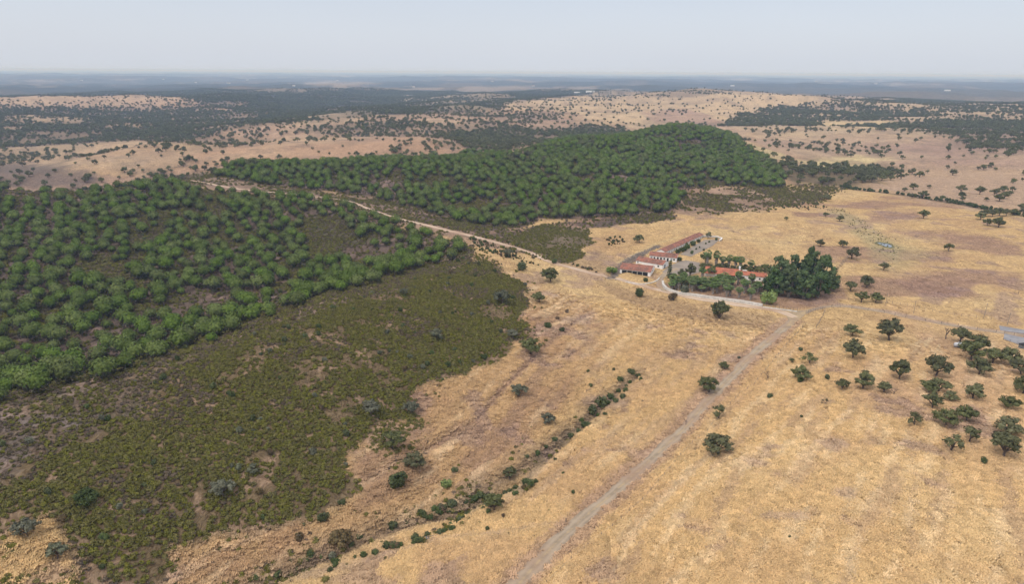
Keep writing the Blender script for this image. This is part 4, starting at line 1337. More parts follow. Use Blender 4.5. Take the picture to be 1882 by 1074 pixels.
# ------------------------------------------------------------------ plants: single trees one can point to
TREES = """
1567 617 29 o sparse young oak left of the tall round crowned oak near the fence
1633 627 46 d tall full crowned oak standing alone on the rise below the track fence
1736 623 32 b leafless grey oak with bare branches left of the silver tank's tree
1764 630 41 o leaning oak beside the bare tree, above the silver tank
1790 648 46 o wide oak just right of the silver tank
1784 662 50 o broad oak below the tank, second down its column of four
1799 691 48 o flat topped oak lowest of the column under the tank
1824 668 38 o oak between the tank column and the concrete pens
1856 671 40 o spreading oak at the right edge below the concrete pens
1567 660 40 d round topped oak alone in the middle of the right slope
1652 699 40 d dense dome shaped oak left of the twin crowned oak
1720 693 52 o wide twin crowned oak at the upper left of the right grove
1706 722 34 o small oak left in the touching pair in the grove
1724 722 36 o oak right in the touching pair in the grove
1744 738 28 o narrow oak right of the touching pair with a visible trunk
1713 752 38 o oak at the foot of the touching pair, trunk leaning
1787 735 38 d compact oak with a small dark top in mid grove
1738 784 46 o wide low oak touching its lighter neighbour in the lower grove
1776 775 36 o lighter oak with open branches right of the wide low oak
1680 783 32 s scraggy two armed oak with thick dark trunk, left of the grove
1747 830 43 s open crowned oak at the lower left of the grove
1781 814 38 s leaning oak with forked trunk above the small lone bush
1847 800 50 o wide layered oak near the right edge, above the largest oak
1844 841 54 d largest oak at the lower right with drooping dry twigs
1852 752 34 o pale oak with crooked trunk near the right edge
1875 690 38 o dark oak at the right edge, upper of the two touching
1880 725 44 o dark oak at the right edge, lower of the two touching
1488 670 27 s small open oak touching the grey green one left of the slope
1471 700 37 o grey green oak with a round bush at its foot
1455 669 13 s tiny oak sapling left of the small open oak
1410 698 22 b dead leafless tree right of the main dirt road
1547 718 27 o small oak, first of the three in a row on the slope
1585 717 38 d oak in the middle of the row of three on the slope
1624 724 25 d dense narrow oak beside a bent dead trunk
1518 746 18 l half dead little tree with a few leafy twigs
1563 535 26 o dark oak right of the tall eucalyptus clump
1593 528 28 o flat dark oak between the eucalyptus clump and the reddish patch
1583 556 24 o oak just above the track fence, left of two
1609 556 25 o oak just above the track fence, right of two
1624 497 20 o lone oak on a rise above the track fence pair
1565 476 27 d pale round oak on the old wall line behind the eucalyptus clump
1548 454 17 o small oak left of the pond, nearer to it
1508 453 17 o small oak left of the pond, farther from it
1743 462 20 o flat oak alone right of the pond
1543 407 15 o lone little oak at the head of the green gully
1517 399 11 o tiny oak beside the green gully head
1445 405 9 o tiny oak in the gold field behind the long building
1697 402 21 o flat topped oak alone in the reddish pasture
1802 404 18 o oak left of the dark clump in the far pasture
1814 415 16 o small oak of the pair under the dark clump
1835 418 24 o umbrella shaped oak of the pair under the dark clump
1676 364 12 o small oak standing in the hedge line
1518 370 17 o oak at the edge of the brown heath
1499 381 13 o thin oak in the brown heath
1812 369 9 o tiny oak in the pink pasture above the hedge line
1871 542 9 b tiny dead forked tree at the far right of the pasture
1810 398 18 o leftmost oak in the dark clump by the hedge line
1824 398 16 o second oak from the left in the dark clump by the hedge line
1836 397 18 o middle oak in the dark clump by the hedge line
1849 397 17 o oak second from the right in the dark clump by the hedge line
1861 396 16 o rightmost oak in the dark clump by the hedge line
1880 395 16 o oak at the right edge beyond the dark clump
1845 353 17 o flat oak upper left of three in the far right pasture
1860 352 12 o little oak upper right of three in the far right pasture
1858 358 10 o little oak lowest of three in the far right pasture
1012 518 36 o full oak with dark trunk standing by the bend of the pale track
991 556 25 o narrow oak below the full oak on the golden slope
923 560 36 g grey green oak in the bare patch inside the scrub's edge
934 473 19 g pale olive tree near the track at the top of the golden knoll
880 490 16 l thin half dead tree at the top tip of the scrub
1175 446 21 o dark oak alone behind the drystone bank near the sheds
954 730 29 g grey green split crowned oak alone on the tan slope
1008 780 28 g round pale oak alone above the gully shrubs
1303 721 40 o spreading oak left of the main dirt road
1331 680 19 o small oak close to the left verge of the main dirt road
1320 772 31 s tilted oak on the right verge of the main dirt road
1320 836 56 o broad two lobed oak below the road, casting onto the open straw
1261 781 14 b small grey bare tree left of the main dirt road
937 882 27 d dark green bushy tree at the bend of the dry gully
908 941 40 d dense round oak in the gully, largest down there
721 826 44 o dark oak on the bank among scrub, upper of two
764 862 43 o dark oak on the bank among scrub, lower right of two
756 763 34 g oak at the ragged tip of the scrub above the bank
682 763 34 g silvery grey tree among the green scrub near its lower tip
975 651 42 o broad oak on the reddish slope at the scrub's corner
1322 586 34 r big round oak below the white garden wall
942 622 20 g silvery shrub tree at the scrub's right corner
802 625 27 g dark grey tree standing in mid scrub
742 543 18 g small dark grey tree high in the scrub near the ridge
410 912 40 g silvery grey spiky tree low in the scrub
465 872 26 g grey green tree right above the silvery spiky one
160 930 42 p feathery green tree in the scrub at the lower left
50 988 42 g grey green tree at the left edge near the bottom
107 1028 40 g blue green leaning tree at the lower left corner
628 1000 44 B brown bushy thicket above the dry gully
"""
BUSHES = """
1470 646 9 u small dark bush above the tiny oak sapling
1521 698 12 u round dark bush left of the row of three oaks
1416 733 11 u lone round bush in the open straw right of the road
1807 853 15 u small leafy bush below the forked oak
1472 769 8 u tiny low bush in the speckled straw
1471 704 12 u round bush under the grey green oak
733 897 36 u big green bush at the foot of the bank
820 897 20 f bright fresh green bush on the tan slope
836 870 12 u small dark bush above the fresh green one
610 1028 18 g blue green bush at the foot of the brown thicket
958 497 20 u low oval bush on the golden knoll
1007 604 14 u bush left of three on the reddish slope
1032 610 10 u narrow dark bush on the reddish slope
1024 588 9 B brown bush above the narrow dark one
1042 576 9 B brown bush highest on the reddish slope
1177 545 18 u green bush on the verge below the farm entrance
1236 552 17 B brownish bush on the verge under the white wall
1128 682 7 u thin upright bush above the shrub group
1018 484 10 u bush touching the lower edge of the pale track
1119 501 12 f bright green bush beside the pale track, left
1128 502 12 f bright green bush beside the pale track, right
890 660 12 u small bush at the scrub's right fringe
1450 989 6 u tiny dark bush in the straw near the bottom
948 905 14 u bush above the dense round oak in the gully
975 893 16 u bush right of the dense round oak in the gully
985 888 9 u small bush right of the gully oak, outer one
1053 909 9 u lone bush between the gully and the road
1035 873 7 u tiny bush on the tan bank right of the gully
895 976 11 u small round bush below the dense round oak
925 952 9 B brown tuft beside the dense round oak
551 995 20 B low reddish brown bush left of the brown thicket
595 960 22 u spread out bush on the slope above the brown thicket
560 968 8 u tiny bush below the scrub edge
1085 712 8 u bush on the tan slope left of the shrub group
1080 685 7 u tiny bush left of the thin upright one
1358 660 7 g grey tuft near the road verge
965 845 7 g pale bush on the gully's upper lip
1258 540 20 g pale silvery bush growing over the white wall
1412 560 28 f broad fig like bush with bright leaves at the end of the white wall
1186 518 9 u bush on the kerb left of the farm entrance
"""
KIND = {'o': OAK, 'd': OAKD, 's': OAKS, 'g': OAKG, 'b': BARE, 'l': BARL}
OAKG2 = [oak_meshes(380, k=8, W=7, h=4.6, leaf='bush_leaf', trunk_h=0.8, zr=0.9)]
THICK = [oak_meshes(381, k=9, W=7, h=3.0, leaf='brown_leaf', trunk_h=0.5, zr=0.9)]
KIND['r'] = [oak_meshes(382, k=9, W=7, h=4.8, trunk_h=0.1, zr=1.15, gap=0, nl=320)]; KIND['p'] = OAKG2; KIND['B'] = THICK
NAMES = {'r': 'round_oak_tree', 'o': 'oak_tree', 'd': 'oak_tree', 's': 'oak_tree', 'g': 'grey_oak_tree', 'b': 'bare_tree', 'l': 'half_dead_tree', 'p': 'feathery_tree', 'B': 'brown_thicket'}
taken = []
for k, ln in enumerate(TREES.strip().splitlines()):
    a = ln.split(None, 4)
    p = P(float(a[0]), float(a[1])); W = float(a[2]) / ppm(p)
    taken.append((p.x, p.y, W))
    plant(NAMES[a[3]], KIND[a[3]], p, W * 1.07, a[4], 'bush' if a[3] == 'B' else 'tree', None, random.uniform(0.92, 1.08), vi=k)
BK = {'u': BUSH, 'f': BUSHF, 'g': BUSHG, 'B': BUSHB}
for ln in BUSHES.strip().splitlines():
    a = ln.split(None, 4)
    p = P(float(a[0]), float(a[1])); W = float(a[2]) / ppm(p)
    shrub({'u': 'green_bush', 'f': 'bright_bush', 'g': 'grey_bush', 'B': 'brown_bush'}[a[3]], BK[a[3]], p, W, a[4], 'bush')
# bent dead trunk, trough, heap
p = P(1641, 727); t_, _, _ = bare_meshes(440)
r = empty('dead_trunk', p, 0.4, 0.62); mobj('trunk', t_, r); tag(r, 'bent dead trunk beside the dense narrow oak', 'dead tree')
# shrubs of the dry gully: rows along it
rg = random.Random(5)
GUL = [(1105, 750, 28), (1088, 762, 22), (1077, 788, 18), (1068, 778, 12), (1064, 796, 11), (1048, 805, 13), (1018, 812, 13), (1004, 824, 9), (987, 838, 14), (968, 842, 9), (985, 889, 8), (1020, 847, 8),
       (1160, 690, 16), (1141, 704, 15), (1157, 706, 10), (1172, 694, 10), (1178, 700, 9), (1135, 722, 10), (1122, 733, 14), (1149, 722, 12), (1146, 734, 14), (1130, 742, 13), (1152, 714, 9), (1118, 744, 12), (1100, 768, 10), (1112, 765, 9), (1096, 742, 9)]
for a, b2, w in GUL:
    p = P(a, b2); shrub('gully_shrub', BUSH, p, w / ppm(p), 'dark green shrub in the upper half of the dry gully', 'shrub', 'shrubs along the upper gully', hs=0.9)
path1 = [(470, 1070), (540, 1046), (620, 1012), (700, 980), (760, 958), (800, 945), (850, 925), (880, 918)]
path2 = [(600, 1050), (660, 1030), (700, 1012), (750, 1000), (800, 985), (840, 960), (890, 938), (930, 915), (965, 893)]
for pth, n, grp in ((path1, 42, 'north bank'), (path2, 48, 'south bank')):
    for i in range(n):
        t = rg.random() * (len(pth) - 1); j = int(t); f = t - j
        a = pth[j][0] * (1 - f) + pth[j + 1][0] * f + rg.gauss(0, 7); b2 = pth[j][1] * (1 - f) + pth[j + 1][1] * f + rg.gauss(0, 3.5)
        p = P(a, b2); w = rg.uniform(7, 19)
        shrub('gully_shrub', BUSH if rg.random() < 0.85 else BUSHB, p, w / ppm(p), 'low olive shrub in the lower half of the dry gully near the bottom edge', 'shrub', 'shrubs along the lower gully', hs=0.8)

# ------------------------------------------------------------------ plants: plantations, scrub, far oaks
def pick(D, n=None, seed=1, maxr=None):
    """random points on the ground, D plants per square metre"""
    rng = np.random.default_rng(seed)
    dr = np.diff(RR)[:, None]; dt = np.diff(TH)[None]
    area = dr * dt * (GR[:-1, :-1] + dr / 2)
    w = area * np.maximum(D[:-1, :-1], 0)
    if maxr: w *= GR[:-1, :-1] < maxr
    w = w * (np.abs(GT[:-1, :-1]) < 0.85)
    tot = w.sum(); n = int(tot) if n is None else n
    cs = np.cumsum(w.ravel()); k = np.searchsorted(cs, rng.uniform(0, cs[-1], n))
    i, j = np.unravel_index(k, w.shape)
    r = RR[i] + rng.uniform(0, 1, n) * np.diff(RR)[i]; th = TH[j] + rng.uniform(0, 1, n) * np.diff(TH)[j]
    x, y = r * np.sin(th), r * np.cos(th)
    return np.stack([x, y, samp(GZ, x, y)], -1)

def clear_of(pts, polys, dist):
    keep = np.ones(len(pts), bool)
    for W in polys: keep &= pdist(pts[:, 0], pts[:, 1], W) > dist
    return pts[keep]
W_track = [(p.x, p.y) for p in (P(a, b, 3.0) for a, b in FARMR)]
RIDGE = [(p.x, p.y) for p in (P(a, b) for a, b in [(840, 472), (760, 507), (640, 549), (560, 580), (470, 618), (380, 648), (300, 672), (200, 708), (100, 735), (0, 757)])]

def rows(mask, spacing, ang, jit, seed, keepf):
    rng = np.random.default_rng(seed)
    m = (mask > 0.5) & (GR < 1400); x0, x1, y0, y1 = GX[m].min(), GX[m].max(), GY[m].min(), GY[m].max()
    L = max(x1 - x0, y1 - y0); c = np.arange(-L, L, spacing)
    A_, B_ = np.meshgrid(c, c * 1.0); A_ = A_.ravel() + rng.uniform(-jit, jit, A_.size); B_ = B_.ravel() + rng.uniform(-jit, jit, B_.size)
    ca, sa = math.cos(ang), math.sin(ang)
    x = (x0 + x1) / 2 + A_ * ca - B_ * sa; y = (y0 + y1) / 2 + A_ * sa + B_ * ca
    k = (x > x0) & (x < x1) & (y > y0) & (y < y1) & (np.abs(np.arctan2(x, y)) < 0.80); x, y = x[k], y[k]
    k = samp(mask, x, y) > 0.5; x, y = x[k], y[k]
    k = rng.uniform(0, 1, len(x)) < keepf(x, y); x, y = x[k], y[k]
    return np.stack([x, y, samp(GZ, x, y)], -1)
gapL = [([(560, 395), (640, 405), (660, 470), (600, 480), (545, 440)], 0.12), ([(290, 395), (380, 375), (440, 385), (330, 420), (260, 470), (230, 460)], 0.35),
        ([(440, 560), (560, 520), (640, 500), (560, 545), (470, 585)], 0.3), ([(120, 690), (200, 650), (330, 620), (330, 640), (200, 688)], 0.45), ([(300, 560), (420, 545), (430, 600), (330, 640)], 0.55),
        ([(700, 455), (760, 450), (720, 480), (660, 500), (640, 480)], 0.3), ([(340, 345), (470, 362), (600, 385), (600, 395), (450, 375)], 0.9), ([(0, 345), (280, 335), (200, 362), (0, 375)], 0.35)]
gm = np.ones(GX.shape)
for pts, v in gapL: gm *= 1 - (1 - v) * region(pts, 3, 3)
gapR = [([(690, 320), (860, 330), (940, 345), (840, 352), (700, 340)], 0.4), ([(960, 300), (1010, 318), (1060, 350), (1040, 352), (950, 315)], 0.25), ([(1200, 300), (1290, 318), (1330, 345), (1260, 352), (1230, 330)], 0.25),
        ([(760, 372), (870, 378), (930, 395), (860, 404), (780, 392)], 0.35), ([(640, 352), (740, 372), (700, 372), (640, 360)], 0.5), ([(1060, 320), (1180, 330), (1180, 345), (1080, 345)], 0.6), ([(900, 286), (1000, 290), (960, 300), (900, 298)], 0.4)]
for pts, v in gapR: gm *= 1 - (1 - v) * region(pts, 3, 4)
GAP = gm
def keepf(x, y): return np.clip(0.96 * samp(GAP, x, y) - 0.45 * sstep(0.35, 0.7, fbm(x, y, 45, 3, 91)), 0, 1)
pl = rows(mPL, 9.1, 0.55, 3.0, 11, keepf)
pr = rows(mPR, 8.2, 0.25, 2.9, 12, keepf)
pines = np.concatenate([pl, pr])
pines = clear_of(pines, [W_track], 5.5)
hmask = region([(1190, 225), (1250, 218), (1340, 238), (1440, 318), (1440, 335), (1330, 275), (1200, 262)], 4, 4)
rdist = np.hypot(pines[:, 0], pines[:, 1])
vis = visible(pines[:, 0], pines[:, 1], pines[:, 2] + 5)
ppx, ppy, _ = project(pines[:, 0], pines[:, 1], pines[:, 2])
vis &= (ppx > -10) & (ppx < 1892) & (ppy < 1080)
order = np.argsort(np.where(vis, rdist, 1e9))
near300 = order[:300]
print('pines', len(pines), 'visible', vis.sum(), round(time.time() - T0, 1))
rp = random.Random(3)
for i in near300:
    x, y, z = pines[i]; px, py = ppx[i], ppy[i]
    if py > 640: lb = 'round topped green pine in the plantation at the lower left of the picture'
    elif py > 560: lb = 'round topped green pine in the hollow behind the scrub ridge, left side' if px < 330 else 'round topped green pine close behind the scrub covered ridge'
    elif px > 500: lb = 'round topped green pine between the scrub hill and the pale track'
    else: lb = 'round topped green pine in the middle rows of the left plantation'
    Wp = 6.9 * rp.choice((0.62, 0.8, 0.9, 1.0, 1.05, 1.16)) * rp.uniform(0.93, 1.07)
    lb = ('small ' if Wp < 5.2 else 'large ' if Wp > 7.4 else 'middle sized ') + lb
    plant('pine_tree', PINE, (x, y, z), Wp, lb, 'tree', 'pines of the left plantation', rp.uniform(0.92, 1.08))
rest = np.setdiff1d(np.arange(len(pines)), near300)
scatter('plantation_pines', pines[rest] - [0, 0, 0.05], PINE1, np.random.default_rng(5), 'dark green pine plantation covering the two low hills behind the scrub', 'pine wood', 0.62, 1.06)

sc = pick(DS * 1.8 * (1 - 0.6 * CREST), seed=21, maxr=700)
hmix = fbm(sc[:, 0], sc[:, 1], 24, 4, 77) + 0.5 * fbm(sc[:, 0], sc[:, 1], 4, 2, 78) + 0.5 * samp(GREYP, sc[:, 0], sc[:, 1]) > 0.27
sch = sc[hmix]; sc = sc[~hmix]
scatter('hill_heath', sch, HEATHM, np.random.default_rng(61), 'brownish heath mixed through the green scrub on the hillside', 'heath', 0.5, 1.0)
sc2 = pick(DS2 * 0.8, seed=22, maxr=900)
print('scrub', len(sc), len(sc2))
scatter('hill_scrub', np.concatenate([sc, sc2]), SCRUBM, np.random.default_rng(6), 'dense olive green scrub covering the hillside left of the dry field', 'scrub', 0.5, 1.05)
bb = pick(mSC * 0.008 + np.clip(mPL + mPR, 0, 1) * 0.004, seed=34, maxr=900)
scatter('tall_heath_bushes', bb, BUSH + BUSHG + BUSHB, np.random.default_rng(40), 'taller bushes standing out of the scrub and the plantation floor', 'bushes', 0.5, 1.3)
hb = pick(DH * 0.9, seed=23, maxr=1000)
hb = clear_of(hb, [W_track], 3.5)
scatter('heath_undergrowth', hb, HEATHM + SCRUBM[:2], np.random.default_rng(7), 'brown and olive undergrowth between the plantation pines', 'undergrowth', 0.8, 1.7)
print('heath', len(hb), round(time.time() - T0, 1))
# ridge strip: sparse grey heath, pale earth between
RS = stripe([(845, 470), (760, 508), (640, 550), (560, 582), (470, 622), (380, 652), (300, 680), (200, 716), (100, 745), (0, 770)], 9, 4, 3)
rs = pick(CREST * 0.55, seed=24, maxr=700)
scatter('ridge_heath', rs, HEATHM, np.random.default_rng(8), 'thin brown heath along the crest between pines and scrub', 'heath', 0.5, 1.1)
# dark bushes below the track where it meets the golden knoll
DBU = below * 0.07 + region([(860, 436), (900, 446), (960, 470), (990, 490), (940, 478), (880, 462)], 1, 1) * 0.16 + region([(1110, 438), (1140, 436), (1146, 450), (1120, 452)], 1, 1) * 0.18 + region([(1440, 372), (1500, 380), (1540, 385), (1420, 385)], 2, 2) * 0.03
db = pick(DBU, seed=25, maxr=1000); db = clear_of(db, [W_track], 3.0)
scatter('track_side_bushes', db, BUSH + BUSHB, np.random.default_rng(9), 'dark bushes crowding the lower side of the pale track', 'bushes', 0.35, 1.0)
hv = pick(np.clip(tv + below, 0, 1) * 0.28 * sstep(-0.1, 0.4, n20 + 0.5 * n6), seed=33, maxr=900); hv = clear_of(hv, [W_track], 2.6)
scatter('track_verge_heath', hv, HEATHM + SCRUBM[:3], np.random.default_rng(39), 'low heath on the bare verges of the pale track', 'heath', 0.6, 1.4)
hl = pick(stripe([(1548, 345), (1600, 352), (1680, 362), (1760, 375), (1882, 398)], 3, 1.5, 1.5) * 0.14, seed=26)
scatter('field_hedge', hl, BUSH, np.random.default_rng(10), 'thin dark hedge running down between the two far pastures', 'hedge', 0.8, 1.8)
gs = pick(stripe(GUL_PX, 4.0, 2.0, 2.5) * (0.05 + 0.75 * sstep(0.25, 0.6, n6 + n20)) * sstep(720, 960, GPY) + stripe([(600, 1050), (700, 1012), (800, 985), (890, 938), (965, 893)], 2.5, 1.5, 2.0) * 0.5 * sstep(0.0, 0.5, n6 + n20), seed=29, maxr=320)
scatter('gully_scrub', gs, SCRUBM + HEATHM, np.random.default_rng(62), 'low ragged scrub lining the eroded bed of the dry gully', 'scrub', 0.5, 1.3)
# tiny weeds in the pasture by the green gully and sparse weeds on the golden field
wd = pick(region([(1520, 385), (1550, 385), (1620, 430), (1660, 460), (1640, 480), (1600, 455), (1550, 410)], 3, 2) * 0.05 + region([(940, 700), (1160, 640), (1300, 640), (1250, 760), (1000, 1000), (600, 1060), (700, 940)], 4, 4) * 0.006 + region([(300, 1010), (640, 930), (660, 860), (780, 850), (600, 1030), (450, 1074)], 3, 3) * 0.01, seed=27)
scatter('field_weeds', wd, HEATHM[:2] + SCRUBM[:1], np.random.default_rng(11), 'small dark weeds dotted over the dry fields', 'weeds', 0.4, 0.9)
# lodged dry grass over the near fields
road_w = [[(p.x, p.y) for p in (P(a, b) for a, b in MAIN)], W_track]
DG = (1 - np.clip(mSC + mPL + mPR + CREST + PURP * 0.7 + main_verge * 0.6, 0, 1)) * (GR < 330) * (GR > 110) * (1 - sstep(250, 330, GR)) * (GPX > -200) * (GPX < 2100) * (GPY > 380)
gp = pick(DG, n=70000, seed=28)
gp = clear_of(gp, [road_w[0]], 2.5); gp = clear_of(gp, [road_w[1]], 3.0)
scatter('dry_grass', gp, GRASSM, np.random.default_rng(12), 'lodged straw coloured grass over the near fields', 'grass', 0.7, 1.3, np.stack([samp(C[..., 0], gp[:, 0], gp[:, 1]), samp(C[..., 1], gp[:, 0], gp[:, 1]), samp(C[..., 2], gp[:, 0], gp[:, 1]), np.ones(len(gp))], -1))
print('grass', len(gp), round(time.time() - T0, 1))

# far oaks
OD[GR > 4200] = 0
fo = pick(OD / 10000.0 * (GR > 560) * (GR < 4200), seed=31)
# a few more in the near right pasture
v2 = visible(fo[:, 0], fo[:, 1], fo[:, 2] + 4)
fx, fy, fd = project(fo[:, 0], fo[:, 1], fo[:, 2])
v2 &= (fx > -5) & (fx < 1888)
fr = np.hypot(fo[:, 0], fo[:, 1])
oo = np.argsort(np.where(v2, fr, 1e9))[:205]
print('far oaks', len(fo), 'visible', v2.sum())
for i in oo:
    px, py = fx[i], fy[i]
    if px < 240: lb = 'dark oak on the brown hill at the left beyond the plantation'
    elif px < 880: lb = 'dark oak on the tan hill behind the plantation pines'
    elif px < 1440: lb = 'dark oak in the valley behind the second plantation hill'
    else: lb = 'dark flat crowned oak in the pasture beyond the hedge line at the right'
    plant('oak_tree', OAK, tuple(fo[i]), 8.5 * rp.uniform(0.6, 1.3), lb, 'tree', 'oaks scattered over the middle distance')
rs_ = np.setdiff1d(np.arange(len(fo)), oo)
scatter('distant_oaks', fo[rs_], OAK1, np.random.default_rng(13), 'countless dark oaks dotted over the far hills', 'oak wood', 0.55, 1.25)
print('far', round(time.time() - T0, 1))

# ------------------------------------------------------------------ farm: palms, clump of tall trees, garden
PALMS_B = [(1299, 492, 459), (1315, 494, 461), (1327, 494, 470), (1339, 495, 468), (1351, 496, 470), (1360, 497, 471), (1379, 501, 477)]
PALM_L = ['leftmost palm', 'second palm from the left', 'third palm from the left', 'fourth palm from the left', 'fifth palm from the left', 'palm nearest the chimney', 'lone rightmost palm']
PALM = [palm_meshes(900 + i, 8.5) for i in range(4)]
for k, (a, b2, top) in enumerate(PALMS_B):
    p = P(a, b2); h = (b2 - top) / ppm(p) - 1.0
    r = plant('palm_tree', PALM, p, 8.5, PALM_L[k] + ' in the tall row behind the orange roofed house', 'palm', 'palms behind the house', h / 8.5); r.scale = (1.05, 1.05, h / 8.5)
PALMS_F = [(1268, 531, 506), (1277, 531, 505), (1272, 536, 512), (1296, 531, 511), (1304, 532, 509), (1310, 541, 517), (1317, 538, 516), (1335, 546, 520), (1341, 544, 523), (1358, 548, 526), (1379, 552, 528), (1367, 540, 512), (1372, 536, 512),
           (1356, 524, 497), (1331, 520, 499), (1290, 514, 490), (1289, 536, 524), (1343, 528, 512), (1236, 524, 505), (1245, 530, 512), (1320, 528, 506), (1234, 534, 516), (1329, 536, 512), (1255, 520, 503), (1386, 542, 520)]
for k, (a, b2, top) in enumerate(PALMS_F):
    p = P(a, b2); h = max(2.6, (b2 - top) / ppm(p) - 1.0)
    side = 'left' if a < 1300 else ('middle' if a < 1345 else 'right')
    row = 'front row by the white wall' if b2 > 535 else 'rows nearer the house'
    r = plant('palm_tree', PALM, p, 8.5, 'green palm at the %s of the garden palm grove, %s' % (side, row), 'palm', 'palms in the front garden'); r.scale = (1.0, 1.0, h / 8.5)
EU = [(1424, 541, 14, 12, 'front left tree of the tall dark clump, beside the house end'), (1448, 546, 15, 12, 'front middle tree of the tall dark clump'), (1477, 549, 15, 13, 'front tree of the tall dark clump with pale trunk showing'),
      (1503, 546, 13, 12, 'front right tree of the tall dark clump, leaves reaching low'), (1522, 534, 11, 12, 'rightmost tree of the tall dark clump'), (1430, 528, 17, 12, 'back left tree of the tall dark clump'),
      (1457, 529, 18, 13, 'back middle tree of the tall dark clump'), (1486, 527, 20, 13, 'tallest tree of the dark clump at its back'), (1509, 526, 17, 12, 'back right tree of the dark clump'), (1414, 538, 10, 8, 'small dark tree squeezed between house and tall clump')]
for a, b2, h, W, lb in EU:
    p = P(a, b2)
    r = plant('eucalyptus_tree', EUCA, p, W, lb, 'tree', 'tall trees beside the farmhouse'); r.scale = (W / 13, W / 13, h / 16)
p = P(1484, 520); r = plant('eucalyptus_tree', EUCA, p, 7, 'thin open treetop rising above the back of the dark clump', 'tree'); r.scale = (0.5, 0.5, 1.28)
for a, b2, w, h, lb in [(1253, 514, 20, 1.15, 'round dark garden tree at the left of the palms'), (1268, 509, 24, 1.2, 'grey green garden tree beside the yard'), (1296, 486, 22, 1.2, 'dark garden tree behind the leftmost palms'), (1290, 495, 14, 0.9, 'small tree at the yard corner behind the house'),
                    (1301, 438, 13, 1.1, 'dark tree at the far end of the long building'), (1362, 520, 16, 0.9, 'dark tree against the house front'), (1392, 535, 20, 1.1, 'dark tree in front of the white wing'), (1388, 498, 14, 0.8, 'bushy tree behind the white wing'),
                    (1406, 500, 18, 1.0, 'bushy tree between the white wing and the tall clump'), (1306, 508, 20, 1.25, 'dark tree hiding the left end of the orange roof'), (1370, 494, 12, 0.8, 'low dark tree behind the chimney'), (1402, 546, 16, 0.9, 'shady tree in the garden corner below the white wing'),
                    (1378, 545, 14, 0.8, 'dark tree among the right garden palms'), (1325, 513, 12, 0.8, 'dark tree before the shaded porch'), (1345, 512, 12, 0.7, 'low dark tree by the porch pillar')]:
    p = P(a, b2); plant('garden_tree', OAKD, p, w / ppm(p), lb, 'tree', None, h)
rgd = random.Random(12)
for k in range(26):                       # closer planting between house and wall
    a = rgd.uniform(1232, 1396); yb = 506 + (a - 1232) * 0.06; b2 = rgd.uniform(yb + 12, yb + 27)
    p = P(a, b2); r = plant('palm_tree', PALM, p, 8.5, 'green palm in the thick of the garden palm grove before the farmhouse', 'palm', 'palms in the front garden'); r.scale = (.95, .95, rgd.uniform(.45, .85))
for k in range(14):
    a = rgd.uniform(1232, 1396); yb = 506 + (a - 1232) * 0.06; b2 = rgd.uniform(yb + 8, yb + 22)
    p = P(a, b2); plant('garden_tree', OAKD, p, rgd.uniform(3.5, 5.5), 'low dark tree crowded between the garden palms', 'tree', 'low trees between the palms', .9)
for k in range(9):
    a = 1292 + k * 14 + rgd.uniform(-3, 3); p = P(a, 494 + k * 1.2)
    plant('garden_tree', OAKD, p, rgd.uniform(4, 6), 'low dark tree in the hedge behind the farmhouse', 'tree', 'low trees behind the farmhouse', .9)
p = P(1230, 512)      # narrow conifer in tiers by the entrance
t = MB(); c = MB(); rng = np.random.default_rng(77)
t.tube([(0, 0, -.5), (0, 0, 10.5)], [0.25, 0.06], 5)
for k in range(9):
    z = 1.6 + k * 1.05; rr = 1.7 - 0.12 * k; n = 120
    a = rng.uniform(0, 6.28, n); q = rr * np.sqrt(rng.uniform(0, 1, n))
    c.leaves(np.stack([q * np.cos(a), q * np.sin(a), z + rng.normal(0, .15, n)], -1), np.tile([0, 0, 1.], (n, 1)), 0.42, rng, 0.7)
    c.ball((0, 0, z), (rr * .6, rr * .6, .25), rng, .2)
r = empty('tiered_conifer', p); mobj('trunk', t.build('trunk', ['bark']), r); mobj('crown', c.build('crown', ['bush_leaf']), r)
tag(r, 'narrow tiered conifer beside the farm entrance', 'tree')
for k, (a, b2, w) in enumerate([(1246, 466, 9), (1252, 463, 10), (1258, 461, 11), (1264, 457, 10), (1273, 452, 11), (1283, 446, 8), (1271, 467, 8), (1249, 480, 9), (1262, 452, 7), (1316, 442, 6), (1297, 449, 4), (1303, 446, 4), (1279, 459, 4), (1286, 456, 4), (1293, 461, 5)]):
    p = P(a, b2); shrub('terrace_bush', BUSH, p, w / ppm(p), 'green bush on the terrace beside the long building', 'bush', 'bushes on the terrace')

# ------------------------------------------------------------------ farm: buildings
def frame_of(pl_, pr_):
    a, b2 = P(*pl_), P(*pr_); d = Vector((b2.x - a.x, b2.y - a.y, 0)); L = d.length
    return Vector((a.x, a.y, min(a.z, b2.z))), math.atan2(d.y, d.x), L

